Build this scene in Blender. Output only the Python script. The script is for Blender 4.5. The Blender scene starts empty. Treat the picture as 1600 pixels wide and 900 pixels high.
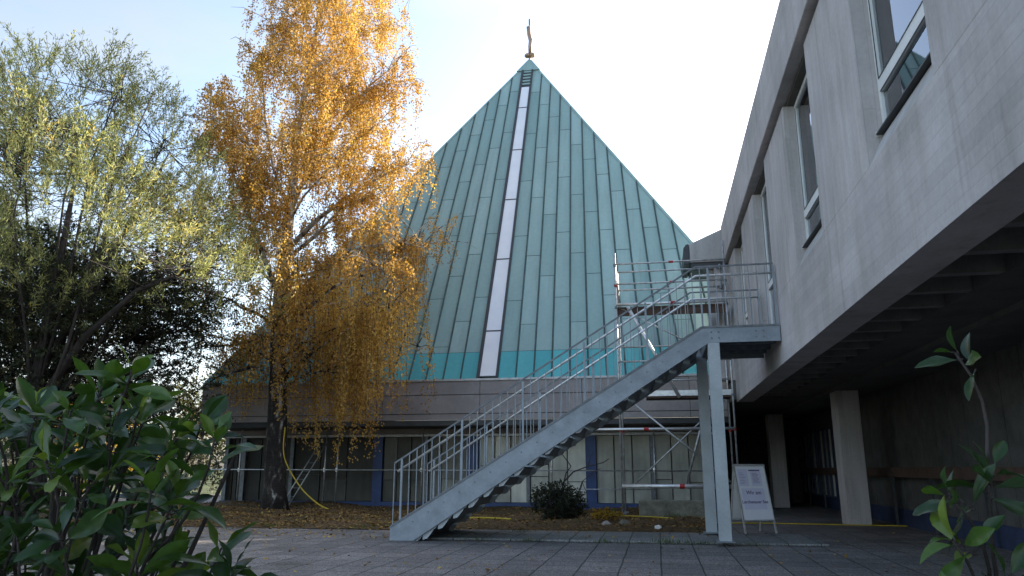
import bpy, math, random
import numpy as np
from mathutils import Vector, Matrix
random.seed(7); RNG = np.random.default_rng(11)
PI = math.pi
S = bpy.context.scene
COL = S.collection

# ------------------------------------------------------------------ camera, sky, sun, exposure
cam = bpy.data.cameras.new("camera"); camo = bpy.data.objects.new("camera", cam); COL.objects.link(camo)
camo.location = (0, 0, 1.2)
camo.rotation_euler = (math.radians(90 + 13.55), 0, math.radians(10.73))
cam.sensor_width = 36; cam.lens = 36 * 1170 / 1600; cam.clip_start = .05; cam.clip_end = 3000
S.camera = camo
SUN_EL, SUN_AZ = math.radians(23), math.radians(44)      # azimuth clockwise from +Y
w = bpy.data.worlds.new("World"); S.world = w; w.use_nodes = True
wn = w.node_tree; wn.nodes.clear()
wo = wn.nodes.new('ShaderNodeOutputWorld'); bg = wn.nodes.new('ShaderNodeBackground')
sky = wn.nodes.new('ShaderNodeTexSky'); sky.sky_type = 'NISHITA'; sky.sun_disc = False
sky.sun_elevation = SUN_EL; sky.sun_rotation = SUN_AZ; sky.air_density = 1.0; sky.dust_density = 3.0; sky.ozone_density = 1.0
bg.inputs['Strength'].default_value = 0.15
# thin high cloud veil mixed into the sky
tc = wn.nodes.new('ShaderNodeTexCoord'); mp = wn.nodes.new('ShaderNodeMapping'); mp.inputs['Scale'].default_value = (1, 1, 3)
cn = wn.nodes.new('ShaderNodeTexNoise'); cn.inputs['Scale'].default_value = 3.2; cn.inputs['Detail'].default_value = 6
cr = wn.nodes.new('ShaderNodeMapRange'); cr.inputs[1].default_value = .38; cr.inputs[2].default_value = .75; cr.inputs[3].default_value = .0; cr.inputs[4].default_value = .75
cmix = wn.nodes.new('ShaderNodeMixRGB')
cloud = wn.nodes.new('ShaderNodeMixRGB'); cloud.blend_type = 'MULTIPLY'; cloud.inputs[0].default_value = 1
bw = wn.nodes.new('ShaderNodeRGBToBW'); wn.links.new(sky.outputs[0], bw.inputs[0])
wn.links.new(bw.outputs[0], cloud.inputs[1]); cloud.inputs[2].default_value = (1.0, 1.07, 1.16, 1)
wn.links.new(tc.outputs['Generated'], mp.inputs[0]); wn.links.new(mp.outputs[0], cn.inputs['Vector']); wn.links.new(cn.outputs['Fac'], cr.inputs[0])
wn.links.new(cr.outputs[0], cmix.inputs[0]); wn.links.new(sky.outputs[0], cmix.inputs[1]); wn.links.new(cloud.outputs[0], cmix.inputs[2])
wn.links.new(cmix.outputs[0], bg.inputs[0]); wn.links.new(bg.outputs[0], wo.inputs[0])
sl = bpy.data.lights.new("sun", 'SUN'); sl.energy = 3.5; sl.angle = math.radians(.5); sl.color = (1, .93, .82)
so = bpy.data.objects.new("sun", sl); COL.objects.link(so)
sdir = Vector((math.cos(SUN_EL) * math.sin(SUN_AZ), math.cos(SUN_EL) * math.cos(SUN_AZ), math.sin(SUN_EL)))
so.rotation_euler = sdir.to_track_quat('Z', 'Y').to_euler(); so.location = (20, 20, 30)
S.view_settings.view_transform = 'Standard'; S.view_settings.look = 'None'
S.view_settings.gamma = 1; S.view_settings.exposure = 1.67

# ------------------------------------------------------------------ helpers
class MB:
    def __init__(s): s.v = []; s.f = []; s.t = []
    def face(s, pts, tone=.5):
        b = len(s.v); s.v += [tuple(p) for p in pts]; s.f.append(tuple(range(b, b + len(pts)))); s.t.append(tone)
    def box(s, x0, x1, y0, y1, z0, z1, tone=.5, M=None):
        P = [Vector((x, y, z)) for z in (z0, z1) for y in (y0, y1) for x in (x0, x1)]
        if M is not None: P = [M @ p for p in P]
        b = len(s.v); s.v += [tuple(p) for p in P]
        for q in ((0, 2, 3, 1), (4, 5, 7, 6), (0, 1, 5, 4), (2, 6, 7, 3), (0, 4, 6, 2), (1, 3, 7, 5)):
            s.f.append(tuple(b + i for i in q)); s.t.append(tone)
        return s
    def prism(s, poly, d, tone=.5):            # polygon (3-D points) extruded by vector d
        d = Vector(d); A = [Vector(p) for p in poly]; n = len(A); b = len(s.v)
        s.v += [tuple(p) for p in A] + [tuple(p + d) for p in A]
        s.f.append(tuple(b + i for i in range(n))); s.f.append(tuple(b + n + i for i in reversed(range(n))))
        for i in range(n):
            j = (i + 1) % n; s.f.append((b + i, b + n + i, b + n + j, b + j))
        s.t += [tone] * (n + 2); return s
    def tube(s, pts, r, seg=8, tone=.5, cap=True):
        pts = [Vector(p) for p in pts]; n = len(pts)
        rs = r if isinstance(r, (list, tuple)) else [r] * n
        b = len(s.v); up = None
        for i, p in enumerate(pts):
            t = (pts[min(i + 1, n - 1)] - pts[max(i - 1, 0)])
            t = t.normalized() if t.length > 1e-9 else Vector((0, 0, 1))
            if up is None:
                a = Vector((1, 0, 0)) if abs(t.x) < .8 else Vector((0, 1, 0)); up = (a - t * a.dot(t)).normalized()
            else:
                up = up - t * up.dot(t); up = up.normalized() if up.length > 1e-6 else t.orthogonal().normalized()
            q = t.cross(up)
            for k in range(seg):
                a = 2 * PI * k / seg; s.v.append(tuple(p + (up * math.cos(a) + q * math.sin(a)) * rs[i]))
        for i in range(n - 1):
            for k in range(seg):
                k2 = (k + 1) % seg
                s.f.append((b + i * seg + k, b + i * seg + k2, b + (i + 1) * seg + k2, b + (i + 1) * seg + k)); s.t.append(tone)
        if cap:
            s.f.append(tuple(b + k for k in reversed(range(seg)))); s.f.append(tuple(b + (n - 1) * seg + k for k in range(seg))); s.t += [tone] * 2
        return s
    def bar(s, p, q, wd, ht=None, up=(0, 0, 1), tone=.5):      # rectangular bar between two points
        ht = wd if ht is None else ht
        p = Vector(p); q = Vector(q); t = (q - p).normalized(); u = Vector(up); u = u - t * u.dot(t)
        if u.length < 1e-5: u = Vector((1, 0, 0)) - t * t.x
        u.normalize(); c = t.cross(u)
        o = [c * (sx * wd / 2) + u * (sz * ht / 2) for sx, sz in ((-1, -1), (1, -1), (1, 1), (-1, 1))]
        return s.prism([p + k for k in o], q - p, tone)
    def build(s, name, m, parent=None, smooth=False, bevel=0, tones=False):
        me = bpy.data.meshes.new(name); me.from_pydata(s.v, [], s.f); me.update()
        if tones:
            a = me.attributes.new('tone', 'FLOAT', 'FACE'); a.data.foreach_set('value', np.array(s.t, dtype=np.float32))
        return link(name, me, m, parent, smooth, bevel)
def link(name, me, m, parent=None, smooth=False, bevel=0):
    o = bpy.data.objects.new(name, me); COL.objects.link(o)
    if m: me.materials.append(m)
    if smooth: me.polygons.foreach_set('use_smooth', [True] * len(me.polygons))
    if bevel:
        b = o.modifiers.new('bevel', 'BEVEL'); b.width = bevel; b.segments = 2; b.limit_method = 'ANGLE'; b.angle_limit = math.radians(40)
    if parent is not None:
        o.parent = parent; o.matrix_parent_inverse = Matrix.Translation(-Vector(parent.location)) if parent.parent is None else parent.matrix_parent_inverse.copy().inverted() @ parent.matrix_parent_inverse
    return o
def tag(o, label=None, cat=None, group=None, kind=None):
    if label: o['label'] = label
    if cat: o['category'] = cat
    if group: o['group'] = group
    if kind: o['kind'] = kind
    return o
def thing(name, label, cat, loc=(0, 0, 0), group=None):      # geometry of the parts is written in world coordinates
    o = bpy.data.objects.new(name, None); COL.objects.link(o); o.location = loc; o.empty_display_size = .2
    return tag(o, label, cat, group)
def leafmesh(name, m, parent, c, u, wv, L, W, tone, fold=0.0):
    """many rhombic leaves: centre of base c, axis u, width vector wv"""
    n = len(c); L = np.broadcast_to(L, (n,))[:, None]; W = np.broadcast_to(W, (n,))[:, None]
    nn = np.cross(u, wv)
    a = c; b = c + u * L * .45 + wv * W * .5 + nn * W * fold; d = c + u * L; e = c + u * L * .45 - wv * W * .5 + nn * W * fold
    V = np.stack([a, b, d, e], 1).reshape(-1, 3).astype(np.float32)
    me = bpy.data.meshes.new(name); me.vertices.add(4 * n); me.vertices.foreach_set('co', V.ravel())
    me.loops.add(4 * n); me.loops.foreach_set('vertex_index', np.arange(4 * n, dtype=np.int32))
    me.polygons.add(n); me.polygons.foreach_set('loop_start', np.arange(0, 4 * n, 4, dtype=np.int32))
    me.update(calc_edges=True)
    at = me.attributes.new('tone', 'FLOAT', 'FACE'); at.data.foreach_set('value', tone.astype(np.float32))
    me.validate()
    return link(name, me, m, parent)
def unit(a): return a / np.maximum(np.linalg.norm(a, axis=-1, keepdims=True), 1e-9)
def perp(u):
    r = RNG.normal(size=u.shape); return unit(np.cross(u, r))

# ------------------------------------------------------------------ materials
class N:
    def __init__(s, name):
        s.m = bpy.data.materials.new(name); s.m.use_nodes = True; s.t = s.m.node_tree; s.t.nodes.clear()
        s.out = s.n('ShaderNodeOutputMaterial'); s.b = s.n('ShaderNodeBsdfPrincipled'); s.l(s.b.outputs[0], s.out.inputs[0])
    def n(s, k, **kw):
        x = s.t.nodes.new(k)
        for a, v in kw.items(): setattr(x, a, v)
        return x
    def l(s, a, b): s.t.links.new(a, b)
    def coord(s, scale=(1, 1, 1), rot=(0, 0, 0), loc=(0, 0, 0)):
        g = s.n('ShaderNodeNewGeometry'); m = s.n('ShaderNodeMapping'); s.l(g.outputs['Position'], m.inputs[0])
        m.inputs['Scale'].default_value = scale; m.inputs['Rotation'].default_value = rot; m.inputs['Location'].default_value = loc
        return m.outputs[0]
    def noise(s, scale, detail=4, vec=None, rough=.55):
        x = s.n('ShaderNodeTexNoise'); x.inputs['Scale'].default_value = scale; x.inputs['Detail'].default_value = detail; x.inputs['Roughness'].default_value = rough
        s.l(vec if vec is not None else s.coord(), x.inputs['Vector']); return x.outputs['Fac']
    def ramp(s, fac, stops):
        r = s.n('ShaderNodeValToRGB'); e = r.color_ramp.elements
        while len(e) > 1: e.remove(e[-1])
        e[0].position = stops[0][0]; e[0].color = (*stops[0][1], 1)
        for p, c in stops[1:]:
            x = e.new(p); x.color = (*c, 1)
        s.l(fac, r.inputs[0]); return r.outputs[0]
    def mul(s, a, b, f=1.0, mode='MULTIPLY'):
        m = s.n('ShaderNodeMixRGB'); m.blend_type = mode
        for i, x in ((0, f), (1, a), (2, b)):
            if isinstance(x, (int, float)): m.inputs[i].default_value = x if i == 0 else (x, x, x, 1)
            elif isinstance(x, tuple): m.inputs[i].default_value = (*x, 1)
            else: s.l(x, m.inputs[i])
        return m.outputs[0]
    def rng(s, x, a, b, c, d):
        m = s.n('ShaderNodeMapRange'); s.l(x, m.inputs[0])
        for i, v in enumerate((a, b, c, d)): m.inputs[i + 1].default_value = v
        return m.outputs[0]
    def attr(s, name):
        a = s.n('ShaderNodeAttribute'); a.attribute_name = name; return a.outputs['Fac']
    def bump(s, h, strength=.3, dist=.01, prev=None):
        b = s.n('ShaderNodeBump'); b.inputs['Strength'].default_value = strength; b.inputs['Distance'].default_value = dist
        s.l(h, b.inputs['Height'])
        if prev is not None: s.l(prev, b.inputs['Normal'])
        s.l(b.outputs[0], s.b.inputs['Normal']); return b.outputs[0]
    def set(s, col=None, rough=None, metal=None, spec=None):
        for k, v in (('Base Color', col), ('Roughness', rough), ('Metallic', metal), ('Specular IOR Level', spec)):
            if v is None: continue
            if isinstance(v, tuple): s.b.inputs[k].default_value = (*v, 1)
            elif isinstance(v, (int, float)): s.b.inputs[k].default_value = v
            else: s.l(v, s.b.inputs[k])
        return s.m
def simple(name, col, rough=.6, metal=0, nscale=6, var=.25, bump=.1, spec=.4):
    g = N(name); f = g.noise(nscale, 6); f2 = g.noise(nscale * 9, 3)
    c = g.mul(col, g.rng(f, .3, .7, 1 - var, 1 + var)); c = g.mul(c, g.rng(f2, .3, .7, 1 - var * .4, 1 + var * .4))
    if bump: g.bump(f2, bump, .01)
    return g.set(c, rough, metal, spec)
def concrete(name, base, mode):        # board-marked concrete; mode 'h' boards along Y, 'v' boards upright, 'p' plain
    g = N(name)
    if mode == 'h': vec = g.coord(rot=(0, 0, 0)); sw = (1, 2)
    co = g.n('ShaderNodeNewGeometry'); sp = g.n('ShaderNodeSeparateXYZ'); g.l(co.outputs['Position'], sp.inputs[0])
    cb = g.n('ShaderNodeCombineXYZ')
    sumxy = g.n('ShaderNodeMath'); sumxy.operation = 'ADD'; g.l(sp.outputs[0], sumxy.inputs[0]); g.l(sp.outputs[1], sumxy.inputs[1])
    if mode == 'v': g.l(sp.outputs[2], cb.inputs[0]); g.l(sumxy.outputs[0], cb.inputs[1])
    else: g.l(sumxy.outputs[0], cb.inputs[0]); g.l(sp.outputs[2], cb.inputs[1])
    f = g.noise(.55, 5); f2 = g.noise(22, 5); f3 = g.noise(2.6, 6, g.coord(scale=(1, 1, .35)))
    c = g.mul(base, g.rng(f, .3, .7, .8, 1.13)); c = g.mul(c, g.ramp(f3, [(.3, (.86, .85, .83)), (.5, (1, 1, 1)), (.7, (1.08, 1.08, 1.1))])); c = g.mul(c, g.rng(f2, .25, .75, .92, 1.06))
    if mode != 'p':
        br = g.n('ShaderNodeTexBrick'); g.l(cb.outputs[0], br.inputs['Vector']); br.offset = .37; br.squash = 1
        br.inputs['Scale'].default_value = 1; br.inputs['Brick Width'].default_value = 2.3; br.inputs['Row Height'].default_value = .115
        br.inputs['Mortar Size'].default_value = .0035; br.inputs['Mortar Smooth'].default_value = .3
        br.inputs['Color1'].default_value = (.93, .93, .93, 1); br.inputs['Color2'].default_value = (1.05, 1.05, 1.05, 1); br.inputs['Mortar'].default_value = (.87, .87, .87, 1)
        c = g.mul(c, br.outputs['Color'])
        st = g.noise(1, 3, g.coord(scale=(3, 3, 60) if mode == 'h' else (50, 50, 1.5)))
        c = g.mul(c, g.rng(st, .35, .65, .97, 1.02))
        b1 = g.bump(br.outputs['Fac'], -.35, .006) if False else None
        iv = g.n('ShaderNodeInvert'); g.l(br.outputs['Fac'], iv.inputs['Color']); b1 = g.bump(iv.outputs[0], .4, .006)
        g.bump(f2, .2, .006, b1)
    else: g.bump(f2, .2, .006)
    dr = g.noise(1, 4, g.coord(scale=(6, 6, .45))); c = g.mul(c, (.74, .72, .69), g.rng(dr, .56, .74, 0, .75))
    pores = g.n('ShaderNodeTexVoronoi'); pores.inputs['Scale'].default_value = 9; g.l(g.coord(), pores.inputs['Vector'])
    c = g.mul(c, g.rng(pores.outputs['Distance'], .02, .06, .72, 1))
    return g.set(c, .9, 0, .25)
def leafmat(name, stops, transl=.45, rough=.55, tcol=None, spec=.3):
    g = N(name); t = g.attr('tone'); c = g.ramp(t, stops); c = g.mul(c, g.rng(g.noise(28, 4), .3, .7, .75, 1.25)); g.set(c, rough, 0, spec)
    tr = g.n('ShaderNodeBsdfTranslucent'); g.l(g.mul(c, tcol or (1.25, 1.2, .8)), tr.inputs[0])
    mx = g.n('ShaderNodeMixShader'); mx.inputs[0].default_value = transl
    g.l(g.b.outputs[0], mx.inputs[1]); g.l(tr.outputs[0], mx.inputs[2]); g.l(mx.outputs[0], g.out.inputs[0]); return g.m

M = {}
M['conc_h'] = concrete('board_marked_concrete_horizontal', (.52, .475, .455), 'h')
M['conc_v'] = concrete('board_marked_concrete_upright', (.52, .475, .455), 'v')
M['conc'] = concrete('plain_concrete', (.45, .43, .41), 'p')
M['conc_dark'] = concrete('shade_darkened_concrete', (.13, .12, .11), 'p')  # shade of the underside and recesses is put into this darker concrete
M['galv'] = simple('galvanised_steel', (.27, .30, .33), .5, .4, 4, .17, .02)
M['galv_light'] = simple('pale_galvanised_steel', (.42, .455, .475), .5, .4, 3, .12, .02)
M['galv_dark'] = simple('dull_galvanised_steel', (.2, .225, .25), .55, .4, 9, .25, .05)
M['tube'] = simple('scaffold_tube', (.5, .5, .49), .4, .6, 10, .3, .05)
M['alu'] = simple('bright_aluminium', (.72, .72, .70), .35, .6, 8, .2, .04)
M['rail_dark'] = simple('weathered_rail_steel', (.17, .18, .19), .5, .4, 9, .25, .04)
M['white'] = simple('white_painted_frame', (.78, .77, .74), .45, 0, 3, .06, .02)
M['red'] = simple('red_coupler_paint', (.45, .03, .03), .5, 0, 10, .2, .05)
M['blue'] = simple('dark_blue_paint', (.025, .055, .16), .45, 0, 4, .25, .04)
M['black'] = simple('dark_gutter_metal', (.05, .052, .055), .5, 0, 5, .2, .04)
M['wood'] = simple('worn_plank', (.22, .14, .085), .8, 0, 7, .35, .2)
M['fascia'] = simple('grey_fascia_panel', (.33, .295, .285), .65, 0, 1.3, .16, .04)
M['trim'] = simple('pale_metal_trim', (.5, .5, .5), .45, .3, 6, .2, .03)
M['yellow'] = simple('yellow_cable_sheath', (.5, .36, .03), .55, 0, 10, .1, 0)
M['gold'] = simple('dull_gilt_metal', (.42, .28, .2), .45, .6, 6, .2, .02)
M['curtain'] = simple('grey_green_curtain', (.30, .33, .31), .9, 0, 5, .15, .05)
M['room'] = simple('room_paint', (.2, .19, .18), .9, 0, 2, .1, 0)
M['paper'] = simple('white_paper', (.83, .82, .86), .8, 0, 3, .05, .02)
M['paper2'] = simple('pale_lilac_paper', (.70, .68, .82), .8, 0, 3, .05, .02)
M['ink'] = simple('dark_violet_ink', (.09, .07, .16), .7, 0, 5, .1, 0)
M['bark_dark'] = simple('dark_bark', (.055, .045, .04), .95, 0, 6, .4, .6)
M['wood_dark'] = simple('dark_stained_timber', (.085, .05, .035), .8, 0, 5, .3, .1)
M['blue_dark'] = simple('dusty_blue_base', (.03, .042, .085), .6, 0, 3, .3, .05)
M['conc_rib'] = simple('grey_rib_concrete', (.2, .185, .17), .9, 0, 4, .2, .1)
M['stone'] = simple('mossy_stone', (.2, .19, .14), .95, 0, 5, .4, .4)
M['skin_w'] = simple('panel_timber', (.085, .08, .073), .8, 0, 3, .3, .1)  # timber tone darkened to hold the shade of the undercroft

def glassmat(name, tint, refl=1.45, clear=.8):
    g = N(name); fr = g.n('ShaderNodeFresnel'); fr.inputs[0].default_value = refl
    mb = g.rng(fr.outputs[0], 0, 1, .12, 1)
    tp = g.n('ShaderNodeBsdfTransparent'); tp.inputs[0].default_value = (*tint, 1)
    gl = g.n('ShaderNodeBsdfGlossy'); gl.inputs['Roughness'].default_value = .02; gl.inputs[0].default_value = (.95, .97, 1, 1)
    mx = g.n('ShaderNodeMixShader'); g.l(mb, mx.inputs[0]); g.l(tp.outputs[0], mx.inputs[1]); g.l(gl.outputs[0], mx.inputs[2]); g.l(mx.outputs[0], g.out.inputs[0])
    return g.m
M['glass'] = glassmat('window_glass', (.72, .78, .78), 1.9)
def skylightmat():
    g = N('milky_skylight_glazing'); f = g.noise(1.5, 5); c = g.ramp(f, [(.3, (.78, .79, .82)), (.7, (.86, .87, .88))])
    return g.set(c, .12, 0, .6)
M['skylight'] = skylightmat()
def coppermat(name, a, b, stain):
    g = N(name); t = g.attr('tone'); f = g.noise(.8, 6, g.coord(scale=(1.6, .5, .5))); f2 = g.noise(9, 5); drip = g.noise(1, 5, g.coord(scale=(9, .7, .5)))
    c = g.ramp(t, [(0, a), (1, b)]); c = g.mul(c, g.rng(f, .3, .7, .9, 1.07)); c = g.mul(c, g.rng(f2, .3, .7, .95, 1.04))
    c = g.mul(g.rng(drip, .58, .78, 0, stain), c, 1) if False else g.mul(c, (.62, .60, .56), g.rng(drip, .55, .8, 0, stain))
    g.bump(f, .25, .03)
    return g.set(c, .55, .0, .35)
M['copper'] = coppermat('green_patina_copper', (.235, .365, .345), (.33, .465, .44), .45)
M['copper_new'] = coppermat('fresh_turquoise_patina_copper', (.09, .40, .42), (.12, .47, .48), .3)
M['copper_seam'] = simple('dark_copper_seam', (.05, .085, .08), .6, 0, 4, .3, .05)  # dark stain and the shadow of the ribs, both in the colour

def pavingmat(name, base, w_=.5, h_=.5, off=0.0):
    g = N(name); v = g.coord()
    wob = g.noise(1.2, 2); br = g.n('ShaderNodeTexBrick'); br.offset = off
    wv = g.n('ShaderNodeTexNoise'); wv.inputs['Scale'].default_value = 1.7; g.l(v, wv.inputs['Vector']); wa = g.n('ShaderNodeVectorMath'); wa.operation = 'MULTIPLY_ADD'; g.l(wv.outputs['Color'], wa.inputs[0]); wa.inputs[1].default_value = (.022, .022, 0); g.l(v, wa.inputs[2])
    g.l(wa.outputs[0], br.inputs['Vector']); br.inputs['Scale'].default_value = 1; br.inputs['Brick Width'].default_value = w_; br.inputs['Row Height'].default_value = h_
    br.inputs['Mortar Size'].default_value = .011; br.inputs['Mortar Smooth'].default_value = .35
    br.inputs['Color1'].default_value = (.8, .8, .8, 1); br.inputs['Color2'].default_value = (1.12, 1.1, 1.08, 1); br.inputs['Mortar'].default_value = (.28, .28, .24, 1)
    big = g.noise(.35, 5); mid = g.noise(3, 6); fine = g.noise(85, 3)
    vo = g.n('ShaderNodeTexVoronoi'); vo.inputs['Scale'].default_value = 70; g.l(v, vo.inputs['Vector'])
    c = g.mul(base, br.outputs['Color']); c = g.mul(c, g.rng(big, .3, .7, .72, 1.22)); c = g.mul(c, g.rng(mid, .3, .7, .85, 1.14))
    sepc = g.n('ShaderNodeRGBToBW'); g.l(vo.outputs['Color'], sepc.inputs[0])
    c = g.mul(c, g.rng(sepc.outputs[0], .15, .85, .5, 1.7)); c = g.mul(c, g.rng(fine, .3, .7, .75, 1.25)); c = g.mul(c, (.5, .48, .4), g.rng(g.noise(.9, 6), .55, .75, 0, .7))
    iv = g.n('ShaderNodeInvert'); g.l(br.outputs['Fac'], iv.inputs['Color']); b1 = g.bump(iv.outputs[0], .8, .01)
    g.bump(vo.outputs['Distance'], .5, .006, b1)
    return g.set(c, g.rng(mid, .3, .7, .65, .95), 0, .35)
M['paving'] = pavingmat('exposed_aggregate_slabs', (.178, .164, .154))
M['paving2'] = pavingmat('step_slabs', (.2, .205, .2), .5, 2.0)
def soilmat():
    g = N('leaf_strewn_soil'); f = g.noise(1.2, 6); f2 = g.noise(16, 6)
    c = g.ramp(f2, [(.3, (.05, .035, .022)), (.55, (.12, .082, .045)), (.75, (.2, .13, .06))]); c = g.mul(c, g.ramp(f, [(.35, (.75, .8, .6)), (.65, (1.15, 1.05, .95))]))
    g.bump(f2, .9, .04); return g.set(c, .95, 0, .2)
M['soil'] = soilmat()
def groundmat():
    g = N('distant_turf'); f = g.noise(.2, 6); f2 = g.noise(9, 5)
    c = g.ramp(f2, [(.3, (.04, .055, .02)), (.7, (.1, .11, .045))]); c = g.mul(c, g.rng(f, .3, .7, .7, 1.3)); g.bump(f2, .6, .04); return g.set(c, .95, 0, .2)
M['turf'] = groundmat()
def birchbark():
    g = N('birch_bark'); sp = g.n('ShaderNodeSeparateXYZ'); ge = g.n('ShaderNodeNewGeometry'); g.l(ge.outputs['Position'], sp.inputs[0])
    f = g.noise(1, 6, g.coord(scale=(7, 7, 2.6))); f2 = g.noise(1, 5, g.coord(scale=(3, 3, 22)))
    hz = g.rng(sp.outputs[2], 1, 11, -.085, .2); ad = g.n('ShaderNodeMath'); ad.operation = 'ADD'; g.l(f, ad.inputs[0]); g.l(hz, ad.inputs[1])
    c = g.ramp(ad.outputs[0], [(.44, (.035, .03, .027)), (.53, (.09, .08, .07)), (.6, (.42, .39, .35))]); c = g.mul(c, g.rng(f2, .35, .6, .75, 1.08))
    g.bump(f, .9, .04); return g.set(c, .9, 0, .2)
M['birch_bark'] = birchbark()
def facadesheet():
    g = N('dusty_sheeting_painted_light'); f = g.noise(1.1, 6); f2 = g.noise(1, 5, g.coord(scale=(6, 6, .7)))
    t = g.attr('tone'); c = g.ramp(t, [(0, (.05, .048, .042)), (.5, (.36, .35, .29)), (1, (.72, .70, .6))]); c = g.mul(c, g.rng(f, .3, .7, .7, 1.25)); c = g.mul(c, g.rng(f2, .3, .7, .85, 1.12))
    g.bump(f2, .4, .03); return g.set(c, .6, 0, .25)
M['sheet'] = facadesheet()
M['birch_leaf'] = leafmat('golden_birch_leaf', [(0, (.24, .125, .035)), (.35, (.43, .25, .065)), (.75, (.58, .37, .10)), (1, (.62, .47, .15))], .5)
M['willow_leaf'] = leafmat('grey_green_willow_leaf', [(0, (.14, .16, .07)), (.5, (.30, .325, .14)), (.85, (.46, .455, .25)), (1, (.6, .43, .10))], .55)
M['ever_leaf'] = leafmat('dark_evergreen_leaf', [(0, (.018, .025, .012)), (.6, (.04, .05, .022)), (1, (.09, .075, .03))], .2)
M['laurel_leaf'] = leafmat('glossy_laurel_leaf', [(0, (.016, .04, .012)), (.45, (.03, .072, .016)), (.75, (.065, .13, .022)), (1, (.14, .2, .03))], .28, .28, (1.7, 1.6, .6), .4)
M['yellow_leaf'] = leafmat('yellow_hedge_leaf', [(0, (.25, .14, .02)), (.6, (.5, .33, .05)), (1, (.35, .36, .08))], .45)
M['fallen'] = leafmat('fallen_leaf', [(0, (.12, .065, .025)), (.45, (.26, .15, .05)), (.8, (.42, .26, .07)), (1, (.5, .38, .12))], .15, .8)
M['grass'] = leafmat('grass_blade', [(0, (.05, .08, .02)), (1, (.13, .17, .04))], .3)
M['wood_mass'] = leafmat('far_tree_leaf', [(0, (.04, .05, .02)), (.6, (.11, .11, .04)), (1, (.3, .17, .04))], .3)

# ------------------------------------------------------------------ setting: ground, paving, bed
def sheet(name, x0, x1, y0, y1, nx, ny, zf, m):
    xs = np.linspace(x0, x1, nx + 1); ys = np.linspace(y0, y1, ny + 1); b = MB()
    b.v = [(x, y, zf(x, y)) for y in ys for x in xs]
    b.f = [(j * (nx + 1) + i, j * (nx + 1) + i + 1, (j + 1) * (nx + 1) + i + 1, (j + 1) * (nx + 1) + i) for j in range(ny) for i in range(nx)]
    b.t = [.5] * len(b.f); o = b.build(name, m, smooth=True); o['kind'] = 'structure'; return o
sheet('ground', -600, 600, -300, 900, 8, 8, lambda x, y: -.03, M['turf'])
sheet('paving', -30, 14, -8, 34, 4, 4, lambda x, y: 0.0, M['paving'])
def bedz(x, y):
    e = min(1, max(0, (y - 15.0) / .8)) * min(1, max(0, (1.3 - x) / .5)) 
    return .012 + e * (.05 + .03 * math.sin(x * 2.1 + y) + .03 * math.sin(x * 1.1 - y * 2.7) + .10 * min(1, max(0, (-x - 6) / 5)))
sheet('planting_bed', -24, 1.3, 15.0, 22.96, 90, 40, bedz, M['soil'])
b = MB(); b.box(-4.6, 2.6, 13.12, 14.98, .004, .038); o = b.build('paved_step', M['paving2'], bevel=.01); o['kind'] = 'structure'

# ------------------------------------------------------------------ church
ch = thing('church', 'pyramid shaped church with steep green copper roof, narrow glazed strip and finial', 'church', (-4.95, 30.5, 0))
e0 = Vector((-4.95, 21.5, 3.8)); apex = Vector((-4.95, 30.53, 19.36)); HW = 9.0
vv = apex - e0; SL = vv.length; vv.normalize(); nn = Vector((1, 0, 0)).cross(vv)
def RP(x, s, h=0): return e0 + Vector((x, 0, 0)) + vv * s + nn * h
b = MB()
corners = [Vector((-4.95 - HW, 21.5, 3.8)), Vector((-4.95 + HW, 21.5, 3.8)), Vector((-4.95 + HW, 39.56, 3.8)), Vector((-4.95 - HW, 39.56, 3.8))]
for i in range(4): b.face([corners[i], corners[(i + 1) % 4], apex])
b.face([c - Vector((0, 0, .03)) for c in corners][::-1])
b.build('roof_deck', M['copper_seam'], ch)
FS = 90.0                                                     # the trays taper very slightly towards the ridge
def fx(x, s): return x * (FS - s) / FS
def clip(poly, a, bb, c):                                     # keep a*x+b*s<=c
    out = []
    for i in range(len(poly)):
        p, q = poly[i], poly[(i + 1) % len(poly)]; dp = a * p[0] + bb * p[1] - c; dq = a * q[0] + bb * q[1] - c
        if dp <= 0: out.append(p)
        if dp * dq < 0: t = dp / (dp - dq); out.append((p[0] + (q[0] - p[0]) * t, p[1] + (q[1] - p[1]) * t))
    return out
k_h = HW / SL
def hipclip(poly, inset=.02):
    for sg in (-1, 1): 
        if len(poly) >= 3: poly = clip(poly, sg, k_h, HW - inset)
    if len(poly) >= 3: poly = clip(poly, 0, 1, 17.12)
    return poly
tw = .53
def skx(s, side):                                             # edges of the glazed strip
    return (.40 if side > 0 else -.08) + ((.16 if side > 0 else -.19) - (.40 if side > 0 else -.08)) * s / 15.7
trays, seams, apron, apron2 = MB(), MB(), MB(), MB()
rr = random.Random(3)
def tray_edges(k):
    return (lambda s: skx(s, 1) + .06 + fx(tw * k, s)) if k >= 0 else (lambda s: skx(s, -1) - .06 + fx(tw * (k + 1), s))
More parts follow.
